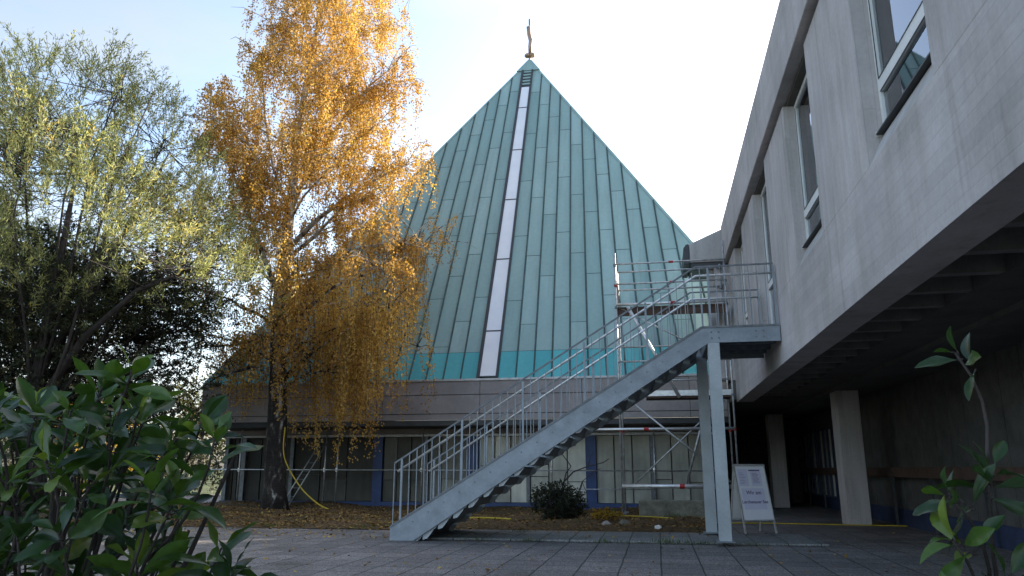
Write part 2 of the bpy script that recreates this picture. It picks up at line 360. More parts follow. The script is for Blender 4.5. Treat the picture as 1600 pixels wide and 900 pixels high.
for k in list(range(0, 17)) + list(range(-18, -1)):
    lo, hi = (k, k + 1) if k >= 0 else (k, k + 1)
    if k < 0: L_, R_ = tray_edges(k), tray_edges(k + 1 if k + 1 < 0 else -1)
    else: L_, R_ = tray_edges(k), tray_edges(k + 1)
    off = (9.18 - 3.06 * 3 - (k % 3) * 1.02 + rr.uniform(-.06, .06)) if k >= 0 else (-((-k - 1) % 3) * 1.02 + 1.2)
    cuts = [.95] + [s for s in [off + 3.06 * i for i in range(-2, 9)] if s > 1.15] + [18.2]
    base_t = rr.uniform(.3, .7)
    for i in range(len(cuts) - 1):
        s0, s1 = cuts[i] + .008, cuts[i + 1] - .008
        poly = hipclip([(L_(s0) + .012, s0), (R_(s0) - .012, s0), (R_(s1) - .012, s1), (L_(s1) + .012, s1)])
        if len(poly) < 3: continue
        hh = .014
        trays.face([RP(x, s, hh - .008 * (s - s0) / 3.06) for x, s in poly], min(1, max(0, base_t + rr.uniform(-.35, .35))))
    poly = hipclip([(L_(-.05) + .012, -.05), (R_(-.05) - .012, -.05), (R_(.94) - .012, .94), (L_(.94) + .012, .94)])
    if len(poly) >= 3: (apron if k >= 0 else apron2).face([RP(x, s, .02) for x, s in poly], rr.random())
    # upright seam on the outer side of the tray
    xe = R_ if k >= 0 else L_
    sm = -.05
    while sm < 17.2 and abs(xe(sm)) + k_h * sm < HW - .03: sm += .05
    if sm > .1: seams.prism([RP(xe(0) - .03, -.05, .004), RP(xe(0) + .03, -.05, .004), RP(xe(0) + .012, -.05, .06), RP(xe(0) - .012, -.05, .06)], RP(xe(sm), sm) - RP(xe(0), -.05))
trays.build('copper_roof', M['copper'], ch, tones=True); [q.build('roof_apron', M['copper_new'], ch, tones=True) for q in (apron, apron2)]; seams.build('standing_seams', M['copper_seam'], ch)
b = MB()                                                      # hips
for sg in (-1, 1): b.bar(RP(sg * HW, 0, .0), RP(sg * k_h * .9, SL - .9, .0), .09, .06, up=nn)
b.build('hip_capping', M['copper'], ch, tones=True)
# glazed strip
cuts = [0, 1.74, 4.92, 8.05, 11.1, 14.07, 15.7]
fr = MB()
for sd in (-1, 1):
    x0, x1 = skx(0, sd), skx(15.7, sd); wd = .07 if sd > 0 else .10
    fr.prism([RP(x0 - (wd if sd < 0 else 0), -.06, .005), RP(x0 + (wd if sd > 0 else 0), -.06, .005), RP(x0 + (wd if sd > 0 else 0), -.06, .085), RP(x0 - (wd if sd < 0 else 0), -.06, .085)], RP(x1, 17.1) - RP(x0, -.06))
for s in cuts[1:-1]: fr.prism([RP(skx(s, -1), s - .02, .03), RP(skx(s, 1), s - .02, .03), RP(skx(s, 1), s + .02, .03), RP(skx(s, -1), s + .02, .03)], nn * .045)
fr.build('skylight_frame', M['black'], ch)
for i in range(6):
    s0, s1 = cuts[i], cuts[i + 1]; p = MB()
    p.prism([RP(skx(s0, -1), s0 + .02, .03), RP(skx(s0, 1), s0 + .02, .03), RP(skx(s1, 1), s1 - .02, .03), RP(skx(s1, -1), s1 - .02, .03)], nn * .03)
    p.build('skylight_pane', M['skylight'], ch)
lv = MB(); lb = MB()
lb.prism([RP(-.21, 15.72, .01), RP(.19, 15.72, .01), RP(.2, 17.12, .01), RP(-.2, 17.12, .01)], nn * .02); lb.build('louvre_back', M['black'], ch)
for i in range(5):
    s = 15.9 + i * .25
    lv.prism([RP(-.19, s, .04), RP(.18, s, .04), RP(.18, s + .10, .055), RP(-.19, s + .10, .055)], nn * .012 )
lv.build('louvre', M['copper'], ch, tones=True)
b = MB()
tp = RP(0, SL, .06); zb = RP(0, 17.1, 0)
hw = HW * (1 - 17.1 / SL) + .08
cb_ = [Vector((-4.95 + sx * hw, 30.53 + sy * hw, zb.z)) for sx, sy in ((-1, -1), (1, -1), (1, 1), (-1, 1))]
for i in range(4): b.face([cb_[i], cb_[(i + 1) % 4], tp + Vector((0, 0, .08))])
b.face(cb_[::-1]); b.build('roof_cap', M['copper'], ch, tones=True)
b = MB(); ax, ay, az = -4.95, 30.53, 19.4
b.tube([(ax, ay, az - .1), (ax, ay, az + .18)], .05, 10)
for dx in (-.11, .11): b.tube([(ax + dx, ay, az + z_) for z_ in (.13, .15, .2, .26, .31, .33)], [.03, .1, .145, .145, .1, .03], 10)
b.tube([(ax, ay, az + .3), (ax + .02, ay, az + .7), (ax + .05, ay, az + 1.0), (ax - .02, ay, az + 1.3), (ax - .06, ay, az + 1.7), (ax - .02, ay, az + 1.72)], [.07, .10, .105, .10, .095, .03], 8)
b.tube([(ax, ay, az + 1.5), (ax, ay, az + 2.1)], .05, 6); b.build('finial', M['gold'], ch, smooth=True)
# eaves fascia
XL, XR = -13.95, 1.95
b = MB()
x = XL; rr = random.Random(5)
while x < XR:
    x2 = min(x + 2.98, XR)
    b.box(x + .008, x2 - .008, 21.40, 21.5, 3.315, 3.70); b.box(x + .008, x2 - .008, 21.41, 21.5, 2.765, 3.295); b.box(x + .008, x2 - .008, 21.43, 21.5, 2.58, 2.745)
    x = x2
b.build('eaves_fascia', M['fascia'], ch)
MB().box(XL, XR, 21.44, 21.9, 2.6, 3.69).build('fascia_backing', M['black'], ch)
MB().box(XL, XR, 21.36, 21.62, 3.705, 3.765).build('eaves_flashing', M['trim'], ch)
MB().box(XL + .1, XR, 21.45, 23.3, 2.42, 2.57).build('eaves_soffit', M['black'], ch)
MB().box(XL, XL + .1, 21.5, 39.5, 2.58, 3.7).build('side_fascia', M['fascia'], ch)
# lower wall: posts, transom, sheeted bays
MB().box(XL + .02, 1.9, 23.12, 39.2, -.02, 2.42).build('ground_floor_core', M['room'], ch)
MB().box(XL + .02, 1.9, 22.93, 23.1, 2.26, 2.41).build('head_beam', M['fascia'], ch)
MB().box(XL + .02, 1.9, 22.86, 22.98, 2.17, 2.24).build('transom', M['trim'], ch)
MB().box(XL + .02, 1.9, 22.9, 23.08, .02, .2).build('base_rail', M['blue'], ch)
posts = [(-13.9, .12), (-13.3, .14), (-11.6, .12), (-8.78, .3), (-7.1, .1), (-5.75, .36), (-3.9, .1), (-2.1, .3), (-.2, .1), (1.4, .35)]
for px, pw in posts: MB().box(px, px + pw, 22.9, 23.06, .2, 2.17).build('wall_post', M['blue'] if pw > .2 else M['rail_dark'], ch)
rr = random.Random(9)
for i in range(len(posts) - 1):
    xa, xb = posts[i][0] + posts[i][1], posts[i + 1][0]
    n = 3; p = MB(); br_ = [0, 0, .03, .12, .3, .78, .88, .6, .5][i]  # br_: tone per bay; birch shade over the left bays is painted in
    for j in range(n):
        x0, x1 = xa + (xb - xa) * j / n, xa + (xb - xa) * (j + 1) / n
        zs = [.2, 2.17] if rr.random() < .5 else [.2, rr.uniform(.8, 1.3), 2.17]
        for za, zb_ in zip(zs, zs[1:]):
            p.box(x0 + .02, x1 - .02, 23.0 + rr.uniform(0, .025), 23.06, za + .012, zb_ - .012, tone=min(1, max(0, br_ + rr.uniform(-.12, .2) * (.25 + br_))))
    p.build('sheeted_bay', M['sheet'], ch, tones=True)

# ------------------------------------------------------------------ concrete office wing
of = thing('concrete_building', 'board marked grey concrete building raised on pillars along the right side', 'building', (6, 6, 0))
X0, YN, YF = 2.1, -0.8, 20.4
b = MB(); b.box(X0, 2.5, YN, YF, 2.88, 3.5); b.box(X0, 2.5, YN, 13.15, 3.5, 3.98); b.box(X0, 2.5, 14.9, YF, 3.5, 3.98)
b.build('spandrel', M['conc_h'], of)
nich = [(5.45 + 3.85 * k, 7.2 + 3.85 * k) for k in range(-1, 4)]
ed = [YN] + [v for n_ in nich for v in n_] + [YF]
for i in range(0, len(ed), 2):
    if ed[i + 1] - ed[i] > .05: MB().box(X0 + .001, 2.5, ed[i], ed[i + 1], 3.98, 6.57).build('pilaster', M['conc_v'], of, bevel=.012)
b = MB(); b.box(1.99, 2.75, YN, YF + .05, 6.63, 7.69); b.build('roof_band', M['conc_h'], of, bevel=.015)
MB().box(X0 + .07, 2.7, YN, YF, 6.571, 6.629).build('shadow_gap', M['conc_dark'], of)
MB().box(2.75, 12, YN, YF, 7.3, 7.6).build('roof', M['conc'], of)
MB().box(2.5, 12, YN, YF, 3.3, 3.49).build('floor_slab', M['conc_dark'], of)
MB().box(6.5, 6.6, YN, YF, 3.49, 7.3).build('inner_wall', M['room'], of)
MB().box(2.3, 12, YF - .2, YF - .002, 3.5, 6.57).build('end_wall', M['conc'], of)
for n_, (ya, yb) in enumerate(nich):
    door = n_ == 3
    zb = 3.52 if door else 4.34
    if not door:
        b = MB(); b.prism([(X0 + .002, ya + .002, 3.981), (X0 + .16, ya + .002, 4.30), (2.49, ya + .002, 4.30), (2.49, ya + .002, 3.981)], (0, yb - ya - .004, 0)); b.build('sloped_sill', M['conc'], of)
        MB().box(X0 + .10, 2.29, ya + .01, yb - .01, 4.312, 4.328).build('window_ledge', M['black'], of); MB().box(X0 + .10, 2.27, yb - .012, yb - .002, 4.3, 4.35).build('ledge_end_cap', M['white'], of)
    f = MB(); xa, xb = 2.27, 2.33; fw = .075
    f.box(xa, xb, ya + .005, ya + fw, zb, 6.56); f.box(xa, xb, yb - fw, yb - .005, zb, 6.56); f.box(xa, xb, ya + fw, yb - fw, 6.49, 6.56); f.box(xa, xb, ya + fw, yb - fw, zb, zb + .07)
    zt = zb + (.40 if not door else 1.05); f.box(xa, xb, ya + fw, yb - fw, zt, zt + .13)
    f.box(xa + .003, xb - .003, (ya + yb) / 2 - .04, (ya + yb) / 2 + .04, zt + .13, 6.49) if door else None
    wf = f.build('door_frame' if door else 'window_frame', M['white'], of)
    g = MB(); g.box(2.295, 2.303, ya + fw, yb - fw, zt + .13, 6.49); g.box(2.295, 2.303, ya + fw, yb - fw, zb + .07, zt); g.build('pane', M['glass'], wf)
    seal = MB(); 
    seal.box(2.262, 2.269, ya + fw - .008, ya + fw, zt + .13, 6.49); seal.box(2.262, 2.269, yb - fw, yb - fw + .008, zt + .13, 6.49); seal.box(2.262, 2.269, ya + fw, yb - fw, zt - .008, zt); seal.box(2.262, 2.269, ya + fw, yb - fw, zt + .13, zt + .138); seal.build('gasket', M['black'], wf)
    # curtain behind the far third of the window
    c = MB(); ys = np.linspace(yb - .75, yb - .02, 40); xs = 2.52 + .035 * np.sin(ys * 42)
    for i in range(39): c.face([(xs[i], ys[i], zb), (xs[i + 1], ys[i + 1], zb), (xs[i + 1], ys[i + 1], 6.5), (xs[i], ys[i], 6.5)])
    c.build('curtain', M['curtain'], wf)
# underside
for i in range(34):
    y = YN + .4 + i * .77 + .15
    if y < YF - .5: MB().box(2.5, 3.25, y, y + .12, 2.98, 3.3).build('soffit_rib', M['conc_rib'], of)
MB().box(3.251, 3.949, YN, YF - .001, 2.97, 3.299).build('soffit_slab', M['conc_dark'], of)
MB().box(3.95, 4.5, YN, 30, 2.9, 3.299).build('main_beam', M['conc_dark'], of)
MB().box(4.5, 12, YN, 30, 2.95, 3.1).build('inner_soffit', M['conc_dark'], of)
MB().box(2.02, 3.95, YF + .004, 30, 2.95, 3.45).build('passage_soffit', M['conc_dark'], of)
for cy, cx in ((17.95, 4.0), (25.6, 3.55)):
    b = MB(); b.prism([(cx, cy, 0), (cx + .47, cy, 0), (cx + .47, cy + .65, 0), (cx, cy + .65, 0)], (0, 0, 2.9)); b.build('column', M['conc_v'], of, bevel=.015)
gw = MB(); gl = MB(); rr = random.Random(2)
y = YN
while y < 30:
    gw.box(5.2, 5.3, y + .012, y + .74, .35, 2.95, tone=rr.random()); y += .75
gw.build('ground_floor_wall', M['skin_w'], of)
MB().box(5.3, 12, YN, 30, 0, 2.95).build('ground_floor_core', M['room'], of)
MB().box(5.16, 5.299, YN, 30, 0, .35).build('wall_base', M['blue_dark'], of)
gp = MB(); y = 20.86; k = 0
while y < 29.6:
    gp.box(5.12, 5.18, y + .06, y + .5, .4, 2.35, tone=[.15, .9, .35, .7][k % 4]); y += .62; k += 1
gp.build('glazed_strip', M['sheet'], of, tones=True)
y = 20.86; mu = MB()
while y < 29.7:
    mu.box(5.08, 5.19, y, y + .055, .36, 2.4); y += .62
mu.build('glazing_mullions', M['blue_dark'], of)
MB().box(4.98, 5.06, YN + 4, 29, 1.02, 1.22).build('timber_rail', M['wood_dark'], of)
y = YN + 4.5
while y < 29: MB().box(5.0, 5.05, y, y + .05, 0.01, 1.02).build('rail_post', M['black'], of); y += 2.4
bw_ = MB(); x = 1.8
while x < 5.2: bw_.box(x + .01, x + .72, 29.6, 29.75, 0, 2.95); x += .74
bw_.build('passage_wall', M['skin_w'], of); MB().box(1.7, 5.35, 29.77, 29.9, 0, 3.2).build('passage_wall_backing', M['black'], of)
# connector roof seen past the far end
b = MB(); b.prism([(1.12, 20.47, 6.72), (2.7, 20.47, 6.72), (2.7, 20.47, 7.66), (2.06, 20.47, 7.66), (1.12, 20.47, 7.25)], (0, 1.6, 0)); b.build('connector_fascia', M['conc'], of, bevel=.015)
b = MB(); b.prism([(.95, 20.47, 6.68), (1.11, 20.47, 6.68), (1.11, 20.47, 7.26), (1.03, 20.47, 7.24), (.96, 20.47, 7.14)], (0, 1.6, 0)); b.build('connector_gutter', M['black'], of, bevel=.01)
MB().box(1.13, 2.6, 20.52, 22, 6.6, 6.715).build('connector_soffit', M['black'], of)
b = MB(); b.prism([(1.5, 20.8, 3.9), (2.6, 20.8, 3.9), (2.6, 20.8, 6.59), (1.62, 20.8, 6.59)], (0, .3, 0)); b.build('connector_wall', M['conc'], of)
MB().box(1.75, 2.6, 20.41, 20.78, 3.46, 6.59).build('connector_pillar', M['conc_v'], of)

# ------------------------------------------------------------------ outside stair
st = thing('outside_staircase', 'straight galvanised steel outside staircase rising from the paving to the upper storey', 'staircase', (-1.5, 13.8, 0))
YA, YB = 12.82, 14.85
FT = Vector((-4.56, 0, .22)); BD = Vector((.83, 0, 3.51)); END = 2.085
def stringer(y, t):
    b = MB(); sl = (BD.z - FT.z) / (BD.x - FT.x); d = .28 / math.cos(math.atan(sl))
    poly = [(FT.x, y, FT.z), (BD.x, y, BD.z), (END, y, BD.z), (END, y, BD.z - .26), (BD.x + .1, y, BD.z - .26), (FT.x + (d + FT.z - d) * 0 + .42, y, 0.005), (FT.x, y, .005)]
    b.prism(poly, (0, t, 0))
    # flanges
    for (p, q) in (((FT.x, FT.z), (BD.x, BD.z)), ((BD.x, BD.z), (END, BD.z))):
        b.bar((p[0], y + t / 2 + (.03 if t > 0 else -.03), p[1] + .004), (q[0], y + t / 2 + (.03 if t > 0 else -.03), q[1] + .004), .09, .014) if False else None
    so_ = b.build('stringer', M['galv'], st)
    fl = MB()
    for (p, q) in (((FT.x, FT.z), (BD.x, BD.z)), ((BD.x, BD.z), (END, BD.z))):
        fl.bar((p[0], y + (.03 if t > 0 else -.03) + t / 2, p[1] + .006), (q[0], y + (.03 if t > 0 else -.03) + t / 2, q[1] + .008), .1, .032)
    fl.build('top_flange', M['rail_dark'], so_)
    return so_
sA = stringer(YA, .014); sB = stringer(YB, .014)
for bx in (.98, 1.1, 1.7, 1.82):
    for bz in (3.33, 3.43): MB().tube([(bx, YA - .014, bz), (bx, YA, bz)], .013, 6).build('bolt', M['rail_dark'], sA)
nst = 20
for i in range(1, nst - 1):
    t = (i + .5) / nst; px_ = FT.x + (BD.x - FT.x) * t; pz = FT.z + (BD.z - FT.z) * t - .15
    MB().tube([(px_, YA - .012, pz), (px_, YA, pz)], .011, 6).build('bolt', M['rail_dark'], sA)
rise = BD.z / nst; run = (BD.x - FT.x - .1) / nst
for i in range(1, nst):
    z = rise * i; xx = FT.x + .06 + run * i
    b = MB(); b.box(xx - .02, xx + .29, YA + .02, YB - .006, z - .03, z); b.box(xx - .02, xx - .012, YA + .02, YB - .006, z - .13, z - .03)
    b.prism([(xx + .27, YA + .03, z - .03), (xx + .29, YA + .03, z - .03), (xx + .20, YA + .03, z - .15), (xx + .17, YA + .03, z - .15)], (0, YB - YA - .06, 0))
    td = b.build('tread', M['galv'], st)
    for yq in (YA + .05, YB - .3): MB().prism([(xx - .015, yq, z - .032), (xx + .24, yq, z - .032), (xx + .15, yq, z - .2), (xx + .06, yq, z - .31), (xx - .015, yq, z - .33)], (0, .01, 0)).build('tread_bracket', M['galv_light'], td)
MB().box(BD.x - .02, END, YA + .016, YB - .002, 3.46, 3.505).build('landing_deck', M['galv_dark'], st)
b = MB()
for y in (13.4, 14.0, 14.5): b.box(BD.x + .1, END, y, y + .07, 3.3, 3.455)
b.box(.92, 1.06, YA + .02, YB, 3.26, 3.45) ; b.build('landing_joists', M['galv_dark'], st)
for y, rx in ((YA + .005, 0), (14.55, -.1)):
    b = MB(); x0, x1 = .91 + rx, 1.1 + rx; zt = 3.25
    for ya_ in (y, y + .17): b.box(x0, x1, ya_, ya_ + .012, .085, zt)
    b.box((x0 + x1) / 2 - .005, (x0 + x1) / 2 + .005, y + .012, y + .17, .085, zt); c = b.build('support_column', M['galv_light'], st)
    MB().box(x0 - .05, x1 + .05, y - .04, y + .22, .064, .084).build('base_plate', M['galv_dark'], c)
def railing(y, side):
    # top rail, handrail, bars
    top = lambda x: (FT.z + (BD.z - FT.z) * (x - FT.x) / (BD.x - FT.x) if x < BD.x else BD.z)
    H = 1.05; g = MB()
    pts = [(FT.x + .03, y, top(FT.x + .03) + H), (BD.x - .05, y, BD.z + H + .02), (END - .02, y, BD.z + H + .02)]
    for p, q in zip(pts, pts[1:]): g.bar(p, q, .022, .028)
    rail = g.build('guard_rail', M['rail_dark'], st)
    h = MB(); ins = .05 * side
    pts = [(FT.x + .08, y + ins, top(FT.x + .08) + H - .17), (BD.x - .05, y + ins, BD.z + H - .13), (END - .02, y + ins, BD.z + H - .13)]
    h.tube(pts, .021, 8); h.build('handrail', M['alu'], rail, smooth=True)
    n = 50; x = FT.x + .035
    xs = list(np.linspace(FT.x + .035, END - .03, n))
    for i, x in enumerate(xs):
        post = i % 8 == 1
        wd = .034 if post else .013
        bb = MB(); bb.box(x - wd / 2, x + wd / 2, y - .008 - (.012 if post else 0), y + .008, top(x) - (.02), min(top(x) + H, BD.z + H + .02) - .012)
        if post: bb.box(x - .006, x + .006, min(y, y + ins), max(y, y + ins), top(x) + H - .18, top(x) + H - .155)
        bb.build('upright_bar', M['galv'], rail)
railing(YA + .03, 1); railing(YB - .03, -1)

# ------------------------------------------------------------------ scaffold tower
sc_ = thing('scaffold_tower', 'tubular scaffold tower with decks between the copper roof and the stair landing', 'scaffold', (.5, 20.2, 0))
SX0, SX1, SY0, SY1 = -.9, 1.93, 19.62, 20.34
for x, y, z0, z1 in ((SX0, SY0, .12, 6.85), (SX0 + .03, SY1, .12, 6.5), (SX1, SY0, .12, 7.05), (SX1 - .05, SY1, .12, 6.6)):
    b = MB(); b.tube([(x, y, z0), (x, y, z1)], .025, 10); c = b.build('standard', M['tube'], sc_, smooth=True)
    MB().box(x - .08, x + .08, y - .08, y + .08, .09, .12).build('foot_plate', M['galv_dark'], c)
    for z in (.75, 2.15, 3.0, 5.35, 5.95, 6.5):
        if z < z1: MB().tube([(x, y, z - .03), (x, y, z + .03)], .045, 8).build('coupler', M['red'] if (z in (2.15,) or rr.random() < .2) else M['galv_dark'], c)
def ledger(p, q, r=.024, m='tube', red=True):
    b = MB(); b.tube([p, q], r, 8); c = b.build('ledger', M[m], sc_, smooth=True)
    if red:
        mid = Vector(p).lerp(Vector(q), .52); d = (Vector(q) - Vector(p)).normalized() * .06
        MB().tube([mid - d, mid + d], r + .009, 8).build('red_clip', M['red'], c)
for z in (5.98, 6.53): ledger((SX0 - .05, SY0 - .03, z), (SX1 + .05, SY0 - .03, z))
for z in (5.98, 6.5): ledger((SX0, SY1, z), (SX1, SY1, z), red=False)
ledger((SX0, SY0 - .03, 5.42), (SX1, SY0 - .03, 5.42), .038, 'alu')
ledger((SX0, SY0 - .03, 3.9), (SX1, SY0 - .03, 3.9), red=False); ledger((SX0, SY1, 4.4), (SX1, SY1, 4.4), red=False)
ledger((SX0, SY0, 3.4), (SX1, SY0, 3.4), .02, red=False)
ledger((-2.6, SY0 - .04, 2.17), (SX1, SY0 - .04, 2.17), .035, 'alu')
ledger((SX0, SY0 - .03, .77), (SX1, SY0 - .03, .77), .05, 'alu')
ledger((SX0, SY1, .77), (SX1, SY1, .77), .04, 'alu', False)
for z in (.77, 2.17, 3.05, 5.35, 6.0): 
    for x in (SX0, SX1): ledger((x, SY0, z), (x + .02, SY1, z), .02, red=False)
for z, m, x0 in ((5.36, 'wood', SX0), (3.0, 'alu', -.25)):
    b = MB()
    for j in range(3): b.box(x0 + .03, SX1 - .03, SY0 + .02 + j * .235, SY0 + .24 + j * .235, z - .05, z)
    b.build('deck', M['wood_dark'], sc_)
b = MB(); b.box(SX0 + .03, SX1 - .03, SY0 + .03, SY0 + .06, 5.12, 5.3); b.build('deck_edge_board', M['wood_dark'], sc_)
b = MB(); b.box(-.3, SX1 - .03, SY0 - .01, SY0 + .02, 3.0, 3.14); b.build('toe_board', M['alu'], sc_)
def brace(p, q, r, m='tube'):
    MB().tube([p, q], r, 8).build('brace', M[m], sc_, smooth=True)
brace((-.6, SY0 - .07, 5.35), (.62, SY0 - .07, 2.95), .045, 'alu')
brace((SX0, SY0 + .05, 5.4), (1.75, SY0 + .05, 3.9), .022)
brace((-.62, SY0 + .06, .8), (SX1 - .2, SY0 + .06, 2.9), .022); brace((-.7, SY0 - .06, 2.95), (SX1 - .1, SY0 - .06, .8), .024)
brace((.7, SY1, .8), (1.35, SY1, 2.9), .035); brace((SX0, SY0, 6.6), (SX0 + .06, SY1, 5.4), .024)

fs = thing('facade_scaffold', 'low scaffold of thin poles and one long rail along the church wall', 'scaffold', (-6, 22.2, 0))
for x in (-13.0, -10.12, -9.72, -7.0, -3.05, -.1): 
    b = MB(); b.tube([(x, 22.3, .1), (x + .02, 22.3, 2.4)], .024, 8); c = b.build('standard', M['tube'], fs, smooth=True)
    MB().tube([(x, 22.3, 1.1), (x, 22.3, 1.22)], .04, 8).build('coupler', M['alu'], c)
MB().tube([(-14.2, 22.26, 1.17), (1.6, 22.26, 1.13)], .018, 8).build('long_rail', M['tube'], fs, smooth=True)
MB().tube([(-3.2, 22.27, .62), (-.1, 22.27, .62)], .014, 8).build('low_rail', M['tube'], fs, smooth=True)
MB().tube([(-5.4, 22.28, .25), (-3.1, 22.28, 1.45)], .022, 8).build('brace', M['tube'], fs, smooth=True)
lp = thing('leaning_ladder', 'narrow metal ladder leaning against the church wall beside the birch', 'ladder', (-10.8, 21.6, 0))
for dx in (0, .23): MB().tube([(-10.95 + dx, 21.3, .15), (-10.2 + dx, 22.2, 2.1)], .018, 8).build('ladder_rail', M['tube'], lp, smooth=True)
for i in range(1, 8):
    t = i / 8; p = Vector((-10.95, 21.3, .15)).lerp(Vector((-10.2, 22.2, 2.1)), t); MB().tube([p, p + Vector((.23, 0, 0))], .012, 6).build('rung', M['galv_dark'], lp)

# ------------------------------------------------------------------ sandwich board
sb = thing('sandwich_board', 'white sandwich board with printed notices standing behind the steel column', 'sign', (1.66, 14.9, .06))
Rz = Matrix.Translation((1.66, 14.95, .062)) @ Matrix.Rotation(math.radians(24), 4, 'Z')
def board(tilt, face):
    Mx = Rz @ Matrix.Translation((0, -.27 if face else .27, 0)) @ Matrix.Rotation(math.radians(tilt), 4, 'X')
    b = MB(); b.box(-.30, .30, -.012, .012, .24, 1.22, M=Mx); p = b.build('board_panel', M['paper'] if face else M['white'], sb)
    f = MB()
    for x in (-.315, .30): f.box(x, x + .022, -.02, .02, 0.0, 1.24, M=Mx)
    f.box(-.29, .298, -.02, .02, 1.222, 1.245, M=Mx); f.box(-.29, .298, -.02, .02, .215, .238, M=Mx)
    f.build('board_frame', M['alu'], sb); return Mx, p
Mx, pnl = board(-13, True); board(13, False)
b = MB(); b.box(-.235, .22, -.0145, -.0125, .42, .80, M=Mx); b.build('lower_notice', M['paper2'], pnl)
b = MB(); b.box(-.26, -.06, -.0145, -.0125, .84, 1.15, M=Mx); b.box(.0, .215, -.0145, -.0125, .84, 1.15, M=Mx); b.build('upper_notice', M['paper2'], pnl)
b = MB(); b.box(-.03, .2, -.0165, -.0147, 1.118, 1.138, M=Mx)
for i in range(9): b.box(.03, .03 + .15 * (.7 + .3 * ((i * 37) % 10) / 10), -.0165, -.0147, 1.07 - i * .022, 1.075 - i * .022, M=Mx)
for i in range(8): b.box(-.23, -.23 + .13 * (.6 + .4 * ((i * 53) % 10) / 10), -.0165, -.0147, 1.08 - i * .028, 1.084 - i * .028, M=Mx)
b.build('fine_print', M['ink'], pnl)
def text(body, x, z, size):
    cu = bpy.data.curves.new('lettering', 'FONT'); cu.body = body; cu.size = size; cu.align_x = 'CENTER'; cu.extrude = .0006; cu.offset = .0012
    tmp = bpy.data.objects.new('tmp_text', cu); COL.objects.link(tmp); bpy.context.view_layer.update()
    me = bpy.data.meshes.new_from_object(tmp.evaluated_get(bpy.context.evaluated_depsgraph_get()))
    bpy.data.objects.remove(tmp); me.transform(Mx @ Matrix.Translation((x, -.0165, z)) @ Matrix.Rotation(PI / 2, 4, 'X'))
    link('lettering', me, M['ink'], pnl)
text("Wir am", 0, .69, .098); text("Lerchenauer See", -.005, .53, .077)

# ------------------------------------------------------------------ hoses, block, bits
def curve_tube(name, pts, r, m, label, cat, seg=8):
    P = [Vector(p) for p in pts]; out = []
    for i in range(len(P) - 1):
        p0, p1, p2, p3 = P[max(i - 1, 0)], P[i], P[i + 1], P[min(i + 2, len(P) - 1)]
        for k in range(8):
            t = k / 8; out.append(.5 * ((2 * p1) + (p2 - p0) * t + (2 * p0 - 5 * p1 + 4 * p2 - p3) * t * t + (3 * p1 - p0 - 3 * p2 + p3) * t ** 3))
    out.append(P[-1]); o = MB().tube(out, r, seg).build(name, m, smooth=True); return tag(o, label, cat)
curve_tube('yellow_cable', [(-1.6, 19.3, .11), (-.9, 18.9, .1), (.12, 18.3, .1), (.96, 17.97, .03), (2.47, 18.0, .025), (3.9, 17.85, .025), (5.1, 17.7, .025)], .014, M['yellow'], 'yellow cable lying along the ground past the stair columns to the pillar', 'cable')
curve_tube('yellow_cable', [(-5.2, 17.6, .09), (-4.6, 17.4, .1), (-3.9, 17.5, .1), (-3.3, 17.3, .09)], .02, M['yellow'], 'short length of yellow cable on the soil behind the stair foot', 'cable')
curve_tube('yellow_hose', [(-9.98, 19.3, 2.3), (-9.94, 19.3, 1.5), (-9.42, 19.25, .75), (-8.85, 19.2, .3), (-8.35, 19.1, .12)], .018, M['yellow'], 'yellow hose hanging down in a curve beside the birch trunk', 'hose')
o = MB().box(-.5, 1.15, 19.3, 19.5, 0.02, .45).build('stone_kerb', M['stone'], bevel=.03); tag(o, 'low mossy stone block on the soil below the scaffold tower', 'stone block')
rr = random.Random(21)
def rock(x, y, r, col, label):
    b = MB(); n = 7
    rings = [(-.2, .7), (.25, 1.0), (.6, .75), (.85, .25)]
    for zr, rd in rings:
        for k in range(n): a = 2 * PI * k / n; q = rd * r * rr.uniform(.75, 1.2); b.v.append((x + q * math.cos(a), y + q * .8 * math.sin(a), bedz(x, y) + zr * r * rr.uniform(.85, 1.1)))
    for i in range(3):
        for k in range(n): b.f.append((i * n + k, i * n + (k + 1) % n, (i + 1) * n + (k + 1) % n, (i + 1) * n + k)); b.t.append(.5)
    b.f.append(tuple(3 * n + k for k in range(n))); b.t.append(.5); o = b.build('stone', col); tag(o, label, 'stone', 'stones lying on the bed')
rock(-1.1, 16.2, .1, M['conc'], 'pale rounded stone at bed edge below the scaffold foot')
rock(-.05, 15.5, .08, M['white'], 'small white stone by the paving edge nearest the stair column')
rock(-.75, 16.6, .13, M['stone'], 'largest brown stone on the bed just behind the pale one')

# ------------------------------------------------------------------ trees
def tone_noise(p, s=1.0):
    return .5 + .25 * np.sin(p[:, 0] * 1.7 * s + 1.3) * np.sin(p[:, 1] * 1.9 * s + .4) + .25 * np.sin(p[:, 2] * 1.5 * s + p[:, 0] * .8 * s)
def poly_at(pts, t):
    f = t * (len(pts) - 1); i = min(int(f), len(pts) - 2); return Vector(pts[i]).lerp(Vector(pts[i + 1]), f - i)

